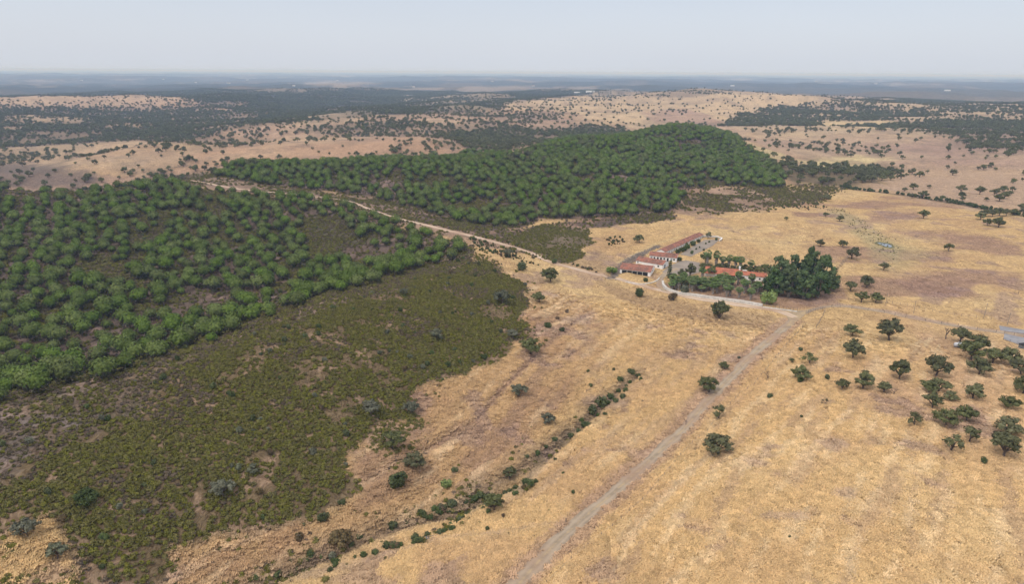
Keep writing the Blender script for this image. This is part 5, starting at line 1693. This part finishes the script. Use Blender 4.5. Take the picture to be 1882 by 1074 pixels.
def roof_tiles(L, y0, y1, z0, z1, over=0.3, th=0.10, pitch=0.8):
    """one slope of a roof as rows of half round tile channels (real relief), y0 eave, y1 ridge"""
    m = MB(); n = max(3, int((L + 2 * over) / pitch)); xs = np.linspace(-over, L + over, n * 4 + 1)
    zz = 0.045 * np.abs(np.sin(np.arange(n * 4 + 1) * math.pi / 4)); V = []
    ks = 5
    for j in range(ks + 1):
        t_ = j / ks
        for x, w in zip(xs, zz): V.append((x, y0 + (y1 - y0) * t_, z0 + (z1 - z0) * t_ + w + th + 0.05 * (t_ * (1 - t_))))
    q = len(xs); F = [(j * q + i, j * q + i + 1, (j + 1) * q + i + 1, (j + 1) * q + i) if y1 > y0 else (j * q + i + 1, j * q + i, (j + 1) * q + i, (j + 1) * q + i + 1) for j in range(ks) for i in range(q - 1)]
    m.add(V, F)
    # eave board and soffit
    V = [(-over, y0, z0), (L + over, y0, z0), (L + over, y0, z0 + th), (-over, y0, z0 + th), (-over, y1, z1), (L + over, y1, z1), (L + over, y1, z1 + th), (-over, y1, z1 + th)]
    m.add(V, [(0, 1, 2, 3), (0, 4, 5, 1), (0, 3, 7, 4), (1, 5, 6, 2)])
    return m

def opening(par, name, x, w, z0, z1, y=0.0, mat='dark_opening', frame='whitewash', label=None):
    m = MB(); t = 0.12
    m.box(x - w / 2 - t, x - w / 2, y - 0.06, y + 0.05, z0, z1 + t); m.box(x + w / 2, x + w / 2 + t, y - 0.06, y + 0.05, z0, z1 + t)
    m.box(x - w / 2, x + w / 2, y - 0.06, y + 0.05, z1, z1 + t)
    f = mobj(name, m.build(name, [frame]), par)
    m = MB(); m.box(x - w / 2, x + w / 2, y - 0.02, y + 0.04, z0, z1)
    mobj('pane' if name == 'window' else 'leaf', m.build('panel', [mat]), f)
    if label: f['label'] = label
    return f

def gable_house(name, pl_, pr_, D, wh, rh, roof, label, wall='whitewash', base=True, front=0.35, over=0.3):
    o, rz, L = frame_of(pl_, pr_)
    r = empty(name, o, rz); tag(r, label, 'building')
    m = MB()
    yr = D * 0.5
    m.box(0, L, 0, D, -1.5, wh)
    m.add([(0, 0, wh), (0, D, wh), (0, yr, wh + rh)], [(0, 2, 1)]); m.add([(L, 0, wh), (L, D, wh), (L, yr, wh + rh)], [(0, 1, 2)])
    mobj('wall', m.build('wall', [wall]), r)
    if base:
        m = MB(); m.box(-.03, L + .03, -.03, D + .03, -1.45, 0.35); mobj('plinth', m.build('plinth', ['plinth']), r)
    k = rh / yr
    mobj('roof_slope', roof_tiles(L, -front, yr, wh - k * front + .02, wh + rh + .02, over).build('roof_slope', [roof]), r)
    mobj('roof_slope', roof_tiles(L, D + front, yr, wh - k * front + .02, wh + rh + .02, over).build('roof_slope', [roof]), r)
    m = MB(); m.tube([(-over, yr, wh + rh + .12), (L / 2, yr, wh + rh + .10), (L + over, yr, wh + rh + .12)], [.13] * 3, 6); mobj('ridge', m.build('ridge', [roof]), r)
    return r, L
# shed, open at the front
r, L = gable_house('open_shed', (1139, 502), (1195, 508.5), 12.5, 2.6, 1.9, 'roof_old', 'low open fronted shed with weathered red tile roof, nearest the track', base=False)
m = MB(); m.box(1.2, L - 1.5, -.05, .06, 0.1, 2.1); mobj('shed_opening', m.build('shed_opening', ['dark_opening']), r)
for x in np.linspace(1.2, L - 1.5, 6)[1:-1]:
    m = MB(); m.box(x - .14, x + .14, -.14, -.055, -.5, 2.35); mobj('pillar', m.build('pillar', ['whitewash_old']), r)
m = MB(); m.box(L + .0, L + .06, 5.2, 6.2, 1.6, 2.4); mobj('window', m.build('window', ['dark_opening']), r)
# middle building
r, L = gable_house('white_barn', (1168.5, 485.5), (1217.2, 495.3), 8.5, 2.7, 1.5, 'roof_old', 'low white barn with faded red roof between the open shed and the yard', base=False)
opening(r, 'window', 1.3, 0.7, 1.3, 2.1); opening(r, 'window', L - 2.6, 1.0, 0.9, 1.9)
f = MB(); f.box(L, L + .05, 2.2, 4.4, 0, 2.2); mobj('door', f.build('door', ['grey_paint']), r)
# cottage with doors
r, L = gable_house('white_cottage', (1193.5, 475.6), (1243.0, 482.6), 7.2, 2.9, 1.5, 'roof_old', 'white cottage with a row of dark doors and round windows under a red roof', base=False)
for fx_, kind in ((0.075, 'g'), (0.185, 'w'), (0.31, 'd'), (0.43, 'd'), (0.55, 'w'), (0.68, 'd'), (0.81, 'g'), (0.91, 'w')):
    x = fx_ * L
    if kind == 'w':
        fr_ = MB(); V = [(x + .75 * math.cos(a), -.05, 1.55 + .75 * math.sin(a)) for a in np.linspace(0, 2 * math.pi, 12, endpoint=False)]
        V += [(x + .55 * math.cos(a), -.05, 1.55 + .55 * math.sin(a)) for a in np.linspace(0, 2 * math.pi, 12, endpoint=False)]
        fr_.add(V, [(i, (i + 1) % 12, 12 + (i + 1) % 12, 12 + i) for i in range(12)])
        w = mobj('round_window', fr_.build('round_window', ['whitewash_old']), r)
        pn = MB(); pn.add([(a, -.03, c) for a, _, c in V[12:]], [tuple(range(12))]); mobj('pane', pn.build('pane', ['dark_opening']), w)
    else: opening(r, 'door', x, 1.15, 0.0, 2.15, mat='grey_paint' if kind == 'g' else 'dark_opening', label='grey blue door' if kind == 'g' else 'dark open doorway')
# long building
r, L = gable_house('long_stable', (1222, 470), (1292, 436.6), 5.6, 2.35, 1.1, 'roof_old', 'long narrow stable with a row of small openings under a weathered red roof', base=False, front=0.3)
nb = 17
for k in range(nb):
    x = (k + 0.5) * L / nb
    opening(r, 'window', x - .75, 0.6, 1.05, 1.75, mat='grey_paint')
    opening(r, 'door', x + 1.05, 0.6, 0.25, 1.80, mat='dark_opening')
m = MB(); m.box(-.02, L, -1.15, -.10, -1.6, 0.12); mobj('walkway', m.build('walkway', ['plinth']), r)
# main farmhouse: two wings
o, rz, L = frame_of((1295, 507), (1407.2, 519.5))
r = empty('farmhouse', o, rz); tag(r, 'main farmhouse with bright orange tile roof, white chimney and white right wing', 'farmhouse')
xa = L * 0.575; D1, D2 = 8.2, 6.4
m = MB(); m.box(0, xa, 0, D1, -1.5, 3.0); m.add([(0, 0, 3), (0, D1, 3), (0, D1 / 2, 4.75)], [(0, 2, 1)]); m.add([(xa, 0, 3), (xa, D1, 3), (xa, D1 / 2, 4.75)], [(0, 1, 2)]); mobj('wall', m.build('wall', ['whitewash']), r)
m = MB(); m.box(xa + .003, L, 0.6, 0.6 + D2, -1.5, 2.9); yr = 0.6 + D2 / 2
m.add([(xa + .01, .6, 2.9), (xa + .01, .6 + D2, 2.9), (xa + .01, yr, 4.1)], [(0, 2, 1)]); m.add([(L, .6, 2.9), (L, .6 + D2, 2.9), (L, yr, 4.1)], [(0, 1, 2)]); w = mobj('wall', m.build('wall', ['whitewash']), r); w['label'] = 'white wall of the right wing'
k = 1.75 / (D1 / 2)
for ya, nm in ((-1.6, 'f'), (D1 + .35, 'b')):
    ov = -ya if ya < 0 else ya - D1
    mobj('roof_slope', roof_tiles(xa, ya, D1 / 2, 3.02 - k * ov, 4.77, .25).build('roof_slope', ['roof_new']), r)
k = 1.2 / (D2 / 2)
for ya in (0.25, 0.6 + D2 + .35):
    s_ = roof_tiles(L - xa - .5, ya, yr, 2.92 - k * .35, 4.12, .22); s_.V = [v + np.array([xa + .5, 0, 0]) for v in s_.V]
    mobj('roof_slope', s_.build('roof_slope', ['roof_new']), r)
m = MB(); m.box(xa - 1.0, xa - .1, D1 / 2 - .5, D1 / 2 + .5, 3.5, 6.3); m.box(xa - 1.12, xa + .02, D1 / 2 - .62, D1 / 2 + .62, 6.3, 6.5); ch = mobj('chimney', m.build('chimney', ['whitewash']), r)
m = MB(); m.box(xa + 1, xa + 3.4, D1 / 2 + .3, D1 / 2 + 1.6, 3.6, 4.5); mobj('roof_box', m.build('roof_box', ['whitewash_old']), r)
for x0_, x1_ in ((L * .20, L * .34), (L * .36, L * .50)):
    m = MB(); m.box(x0_, x1_, -.04, .05, 0.2, 2.3); mobj('porch_opening', m.build('porch_opening', ['dark_opening']), r)
for x in (L * .19, L * .35, L * .51): 
    m = MB(); m.box(x - .2, x + .2, -1.5, -1.1, -1, 2.35); mobj('porch_pillar', m.build('porch_pillar', ['whitewash']), r)
for fx_ in (0.64, 0.73, 0.90, 0.975): opening(r, 'window', fx_ * L, 0.95, 0.95, 1.95, y=0.6)
opening(r, 'door', 0.81 * L, 1.0, 0.0, 2.05, y=0.6, mat='grey_paint')
# small garden outhouse and white steps below the wing
p = P(1399, 527); r = empty('garden_bench_wall', p, rz); tag(r, 'low white block in the garden below the white wing', 'garden wall')
m = MB(); m.box(-2.2, 1.5, -.4, .4, -.5, .8); mobj('wall', m.build('wall', ['whitewash_old']), r)

# ------------------------------------------------------------------ walls, fences, poles, small things
def wall_path(name, px, hgt, th, mat, label, cat='wall', step=3.0, coping=None):
    pts = flat_path(px, step); n = len(pts)
    m = MB(); V = []
    cp = MB(); VC = []
    for i, p in enumerate(pts):
        d = (pts[min(i + 1, n - 1)] - pts[max(i - 1, 0)]).normalized(); s = Vector((d.y, -d.x, 0)); z = ground(p.x, p.y)
        for sx in (-1, 1):
            q = p + s * sx * th / 2; V += [(q.x, q.y, z - .5), (q.x, q.y, z + hgt)]
            q = p + s * sx * (th / 2 + .05); VC += [(q.x, q.y, z + hgt - .02), (q.x, q.y, z + hgt + .09)]
    def F(n): 
        f = []
        for i in range(n - 1):
            a, b2 = i * 4, i * 4 + 4
            f += [(a, b2, b2 + 1, a + 1), (a + 2, a + 3, b2 + 3, b2 + 2), (a + 1, b2 + 1, b2 + 3, a + 3), (a, a + 2, b2 + 2, b2)]
        return f + [(0, 1, 3, 2), (n * 4 - 4, n * 4 - 2, n * 4 - 1, n * 4 - 3)]
    m.add(V, F(n)); c0 = pts[n // 2]; org = Vector((c0.x, c0.y, ground(c0.x, c0.y)))
    r = empty(name, org)
    for mm, nm, mt in ((m, 'masonry', mat),) + (((cp, 'coping', coping),) if coping else ()):
        if nm == 'coping': mm.add(VC, F(n))
        mm.V = [v - np.array(org) for v in mm.V]; mobj(nm, mm.build(nm, [mt]), r)
    return tag(r, label, cat)
plain_mat('wall_top', (0.62, 0.59, 0.54), (0.44, 0.41, 0.36), .5)
wall_path('garden_wall', [(1218, 520), (1219, 527), (1225, 533), (1246, 541), (1275, 545), (1303, 549), (1340, 554), (1369, 558), (1401, 564)], 1.25, 1.1, 'whitewash_old', 'curving whitewashed wall along the track in front of the palm garden', coping='wall_top')
wall_path('low_kerb_wall', [(1402, 565.5), (1430, 569), (1465, 574)], 0.45, 0.6, 'whitewash_old', 'low pale kerb wall running on from the garden wall to the junction')
wall_path('entrance_wall', [(1150, 519), (1172, 523), (1196, 521), (1208, 516), (1212, 512)], 0.45, 0.5, 'whitewash_old', 'low curved white kerb left of the farm entrance')
wall_path('terrace_wall', [(1292, 436), (1306, 436), (1318, 437), (1327, 440), (1322, 444)], 1.0, 0.5, 'whitewash_old', 'white wall closing the far end of the terrace', coping='whitewash')
# dry stone bank
rs_pts = flat_path([(1122, 503), (1150, 484), (1180, 467), (1208, 454)], 1.4)
r = empty('stone_bank', Vector((rs_pts[0].x, rs_pts[0].y, ground(rs_pts[0].x, rs_pts[0].y)))); tag(r, 'grey loose stone bank climbing behind the sheds', 'stone bank')
m = MB(); rng = np.random.default_rng(41)
for p in rs_pts:
    for _ in range(4):
        q = Vector((p.x + rng.normal(0, 1.3), p.y + rng.normal(0, 1.3), 0)); s_ = rng.uniform(.25, .6)
        m.ball((q.x - r.location.x, q.y - r.location.y, ground(q.x, q.y) + s_ * .3 - r.location.z), (s_, s_ * .8, s_ * .6), rng, .25)
o = mobj('loose_stones', m.build('loose_stones', ['stone']), r); o['kind'] = 'stuff'

POSTM = MB(); POSTM.tube([(0, 0, -.4), (0, 0, 1.25)], [.085, .07], 5); POSTM = POSTM.build('post', ['post_wood'])
def fence(name, px, label, step=4.5, wires=(0.35, 0.75, 1.12), ph=1.0, mat='post_wood', tol=0):
    W = [P(a, b, tol) for a, b in px]; W = [Vector((p.x, p.y, 0)) for p in W]
    pts = []
    for a, b2 in zip(W[:-1], W[1:]):
        n = max(1, int(round((b2 - a).length / step)))
        pts += [a.lerp(b2, k / n) for k in range(n)]
    pts.append(W[-1]); org = Vector((pts[0].x, pts[0].y, ground(pts[0].x, pts[0].y)))
    r = empty(name, org); tag(r, label, 'fence')
    m = MB(); pv = None
    for k, p in enumerate(pts):
        j = Vector((random.uniform(-.15, .15), random.uniform(-.15, .15), 0)) if 0 < k < len(pts) - 1 else Vector((0, 0, 0))
        q = p + j; z = ground(q.x, q.y)
        o = mobj('post', POSTM, r); o.location = Vector((q.x, q.y, z)) - org; o.scale = (ph, ph, ph * random.uniform(.9, 1.1)); o.rotation_euler = (random.uniform(-.08, .08), random.uniform(-.08, .08), 0)
        c = Vector((q.x, q.y, z)) - org
        if pv is not None:
            for w in wires: m.tube([pv + Vector((0, 0, w * ph)), c + Vector((0, 0, w * ph))], [.012, .012], 3)
        pv = c
    mobj('wire', m.build('wire', ['wire']), r)
fence('wire_fence', [(1005, 1074), (1050, 1030), (1105, 985), (1142, 957), (1158, 942), (1181, 924), (1209, 888), (1240, 852), (1272, 818), (1300, 794), (1342, 745), (1360, 726), (1385, 709), (1425, 660), (1450, 630), (1480, 598)], 'thin post and wire fence following the right side of the main dirt road', 4.6)
fence('wire_fence', [(1528, 565), (1544, 566), (1566, 568), (1595, 571), (1625, 576), (1664, 584), (1700, 590), (1760, 601), (1830, 612)], 'post and wire fence along the lower side of the track to the pens', 6.0, ph=1.25)
fence('wire_fence', [(1500, 603), (1508, 590), (1516, 573)], 'short fence stub climbing to the track from the slope', 2.2)
fence('wire_fence', [(1559, 552), (1600, 556), (1640, 558), (1668, 563), (1700, 570), (1740, 578), (1780, 583), (1850, 590)], 'old post fence running along the pasture above the track', 3.0)
fence('wire_fence', [(1342, 441), (1400, 445), (1470, 452), (1530, 462)], 'thin fence across the golden field behind the farm', 5.0, ph=0.9)
fence('garden_fence', [(1404, 563), (1425, 566), (1440, 569), (1465, 572)], 'dark wire fence along the kerb wall beside the fig like bush', 1.6, ph=1.2)
# dark metal gate by the junction
a, b2 = P(1481, 576), P(1516, 568); d = Vector((b2.x - a.x, b2.y - a.y, 0)); L = d.length
r = empty('cattle_gate', a, math.atan2(d.y, d.x)); tag(r, 'dark metal cattle gate beside the road junction', 'gate')
for z in (.3, .6, .9, 1.2, 1.45):
    m = MB(); m.tube([(0, 0, z), (L, 0, z + (b2.z - a.z))], [.035, .035], 4); mobj('rail', m.build('rail', ['plinth']), r)
for k in range(int(L / 1.6) + 1):
    m = MB(); x = k * L / int(L / 1.6); zz = (b2.z - a.z) * x / L; m.tube([(x, 0, -.4 + zz), (x, 0, 1.55 + zz)], [.06, .06], 5); mobj('upright', m.build('upright', ['plinth']), r)
# poles with a line
tops = []
for k, (a, b2, tp, lb) in enumerate([(1628, 561, 539, 'wooden line pole nearest the oaks above the track fence'), (1679, 576, 553, 'second wooden line pole from the left'), (1809, 581, 558, 'third wooden line pole leaning right'), (1851, 597, 575, 'wooden line pole beside the concrete pens')]):
    p = P(a, b2); h = (b2 - tp) / ppm(p) / .95
    r = empty('line_pole', p, .3); r.rotation_euler = (0, .05 * (k - 1), .3); tag(r, lb, 'pole', 'line poles')
    m = MB(); m.tube([(0, 0, -.6), (0, 0, h)], [.13, .10], 6); mobj('shaft', m.build('shaft', ['pole_wood']), r)
    m = MB(); m.box(-.5, .5, -.06, .06, h - .5, h - .38); mobj('crossarm', m.build('crossarm', ['pole_wood']), r)
# concrete pens
def slab(name, px, h, mat, label, cat):
    W = [P(a, b) for a, b in px]; o = W[0].copy()
    z = max(p.z for p in W) + h - o.z
    V = [(p.x - o.x, p.y - o.y, -1.2) for p in W] + [(p.x - o.x, p.y - o.y, z) for p in W]; n = len(W)
    m = MB(); m.add(V, [tuple(range(n, 2 * n))] if n == 4 else []); m.add(V, [(i, (i + 1) % n, n + (i + 1) % n, n + i) for i in range(n)])
    r = empty(name, o); mobj('slab', m.build('slab', [mat]), r); tag(r, label, cat); return r, W, o, z
sheet('concrete_yard', [(1838, 608), (1882, 614), (1940, 622), (1940, 616), (1882, 607), (1836, 599)], 'concrete', 0.12)
sheet('concrete_yard', [(1844, 624), (1882, 637), (1940, 655), (1940, 632), (1882, 621), (1846, 614)], 'concrete', 0.12)
fence('pen_rail', [(1844, 625), (1882, 638), (1935, 655)], 'low rail along the near edge of the larger concrete yard', 3.0)
fence('pen_rail', [(1846, 613), (1882, 620), (1935, 631)], 'low rail along the far edge of the larger concrete yard', 3.0)
p = P(1880, 640); r = empty('pen_shelter', p, .2); tag(r, 'small dark shelter at the corner of the concrete pens', 'shelter')
m = MB(); m.box(-1.4, 1.4, -1, 1, -.3, 1.7); mobj('wall', m.build('wall', ['plinth']), r); m = MB(); m.box(-1.6, 1.6, -1.2, 1.2, 1.703, 1.85); mobj('roof', m.build('roof', ['dark_opening']), r)
# water bowser
p = P(1761, 639); r = empty('water_tank_trailer', p, .15); tag(r, 'rounded silver water tank on wheels parked under the oaks', 'tank trailer')
n = 12; V = []; prof = [(-2.0, .15), (-1.9, .72), (-1.5, .92), (1.5, .92), (1.9, .72), (2.0, .15)]
for x, rr in prof: V += [(x, rr * math.cos(t_), 1.35 + rr * math.sin(t_)) for t_ in np.linspace(0, 2 * math.pi, n, endpoint=False)]
m = MB(); m.add(V, [(i * n + k, i * n + (k + 1) % n, (i + 1) * n + (k + 1) % n, (i + 1) * n + k) for i in range(5) for k in range(n)]); m.add(V, [tuple(range(n)), tuple(range(5 * n, 6 * n))]); mobj('tank', m.build('tank', ['tank_metal'], True), r)
m = MB(); m.box(-2.1, 2.9, -.35, .35, .38, .5); mobj('chassis', m.build('chassis', ['plinth']), r)
for x, y in ((-.6, -.85), (-.6, .85), (.6, -.85), (.6, .85)):
    m = MB(); m.tube([(x, y - .14, .42), (x, y + .14, .42)], [.42, .42], 12); mobj('wheel', m.build('wheel', ['rubber']), r)
m = MB(); m.tube([(0, 0, 2.2), (0, 0, 2.42)], [.28, .28], 8); mobj('hatch', m.build('hatch', ['tank_metal']), r)
# trough and marker stones
p = P(792, 991); r = empty('stone_trough', p, .2); tag(r, 'grey stone water trough beside the faint track near the bottom', 'trough')
m = MB(); m.box(-1.4, 1.4, -.55, -.4, -.3, .55); m.box(-1.4, 1.4, .4, .55, -.3, .55); m.box(-1.4, -1.25, -.397, .397, -.3, .55); m.box(1.25, 1.4, -.397, .397, -.3, .55); mobj('basin', m.build('basin', ['stone']), r)
m = MB(); m.box(-1.24, 1.24, -.39, .39, 0, .4); mobj('water', m.build('water', ['water']), r)
p = P(1040, 962); r = empty('gate_post', p); tag(r, 'stout wooden post where the faint track leaves the road', 'post')
m = MB(); m.tube([(0, 0, -.4), (0, 0, 1.5)], [.16, .13], 6); mobj('shaft', m.build('shaft', ['post_wood']), r)
# pond
c_ = P(1627, 451); rng = np.random.default_rng(4)
wl = c_.z + 0.12
pm = MB(); n = 28; V = [(0, 0, 0)]
for k in range(n):
    t_ = 2 * math.pi * k / n; rr = 1 + .12 * math.sin(3 * t_ + 1) + .06 * math.sin(5 * t_)
    V.append((5.6 * rr * math.cos(t_), 9.5 * rr * math.sin(t_), 0))
pm.add(V, [(0, 1 + k, 1 + (k + 1) % n) for k in range(n)])
po = mobj('pond', pm.build('pond', ['water'])); po.location = (c_.x, c_.y, wl + .1); po.scale = (.62, .7, 1); po['kind'] = 'structure'
bk = MB(); V = []
for q_, zz in ((1.0, .12), (1.12, .55), (1.3, .5), (1.5, -.5)):
    for k in range(n):
        t_ = 2 * math.pi * k / n; rr = (1 + .12 * math.sin(3 * t_ + 1) + .06 * math.sin(5 * t_)) * q_
        V.append((5.6 * rr * math.cos(t_), 9.5 * rr * math.sin(t_), zz))
bk.add(V, [(i * n + k, i * n + (k + 1) % n, (i + 1) * n + (k + 1) % n, (i + 1) * n + k) for i in range(3) for k in range(n)])
plain_mat('pond_bank', (0.17, 0.15, 0.075), (0.10, 0.10, 0.05), .4)
bo = mobj('pond_bank', bk.build('pond_bank', ['pond_bank'], True)); bo.location = (c_.x, c_.y, wl - .05); bo.scale = (.62, .7, 1); bo['kind'] = 'structure'
# white farms far away
for k_, (a, b2, w) in enumerate([(455, 147, 5), (360, 152, 4), (420, 153, 6), (620, 148, 5), (760, 160, 5), (905, 150, 4), (300, 146, 4), (150, 148, 4), (1500, 150, 4), (1610, 154, 5), (980, 158, 4), (540, 158, 5)]):
    p = P(a, b2, 2.0); s_ = w / ppm(p)
    if s_ > 120: s_ = 120
    r = empty('distant_house', p, .3); tag(r, 'pale speck of a house in the hazy woodland near the horizon', 'building', 'houses near the horizon')
    m = MB(); m.box(-s_ / 2, s_ / 2, -s_ / 4, s_ / 4, -6, 8); mobj('wall', m.build('wall', ['whitewash']), r)
    m = MB(); m.box(-s_ / 2 - .5, s_ / 2 + .5, -s_ / 4 - .5, s_ / 4 + .5, 8.003, 10); mobj('roof', m.build('roof', ['roof_old']), r)
for k, (a, b2, w, lb) in enumerate([(1741, 167, 11, 'tiny white farm building far off at the upper right'), (1346, 158, 7, 'tiny white house far off on the wooded rise'), (1060, 172, 10, 'tiny pale farm far off left of the golden hill'), (1085, 170, 16, 'long pale farm building far off above the golden hill')]):
    p = P(a, b2, 4.0); s_ = w / ppm(p)
    r = empty('distant_farm', p, .1); tag(r, lb, 'building')
    m = MB(); m.box(-s_ / 2, s_ / 2, -6, 6, -6, 7); mobj('wall', m.build('wall', ['whitewash']), r)
    m = MB(); m.add([(-s_ / 2 - .5, -6.5, 7), (s_ / 2 + .5, -6.5, 7), (s_ / 2 + .5, 0, 10), (-s_ / 2 - .5, 0, 10), (s_ / 2 + .5, 6.5, 7), (-s_ / 2 - .5, 6.5, 7)], [(0, 1, 2, 3), (3, 2, 4, 5)]); mobj('roof', m.build('roof', ['whitewash_old']), r)

print('script', round(time.time() - T0, 1))
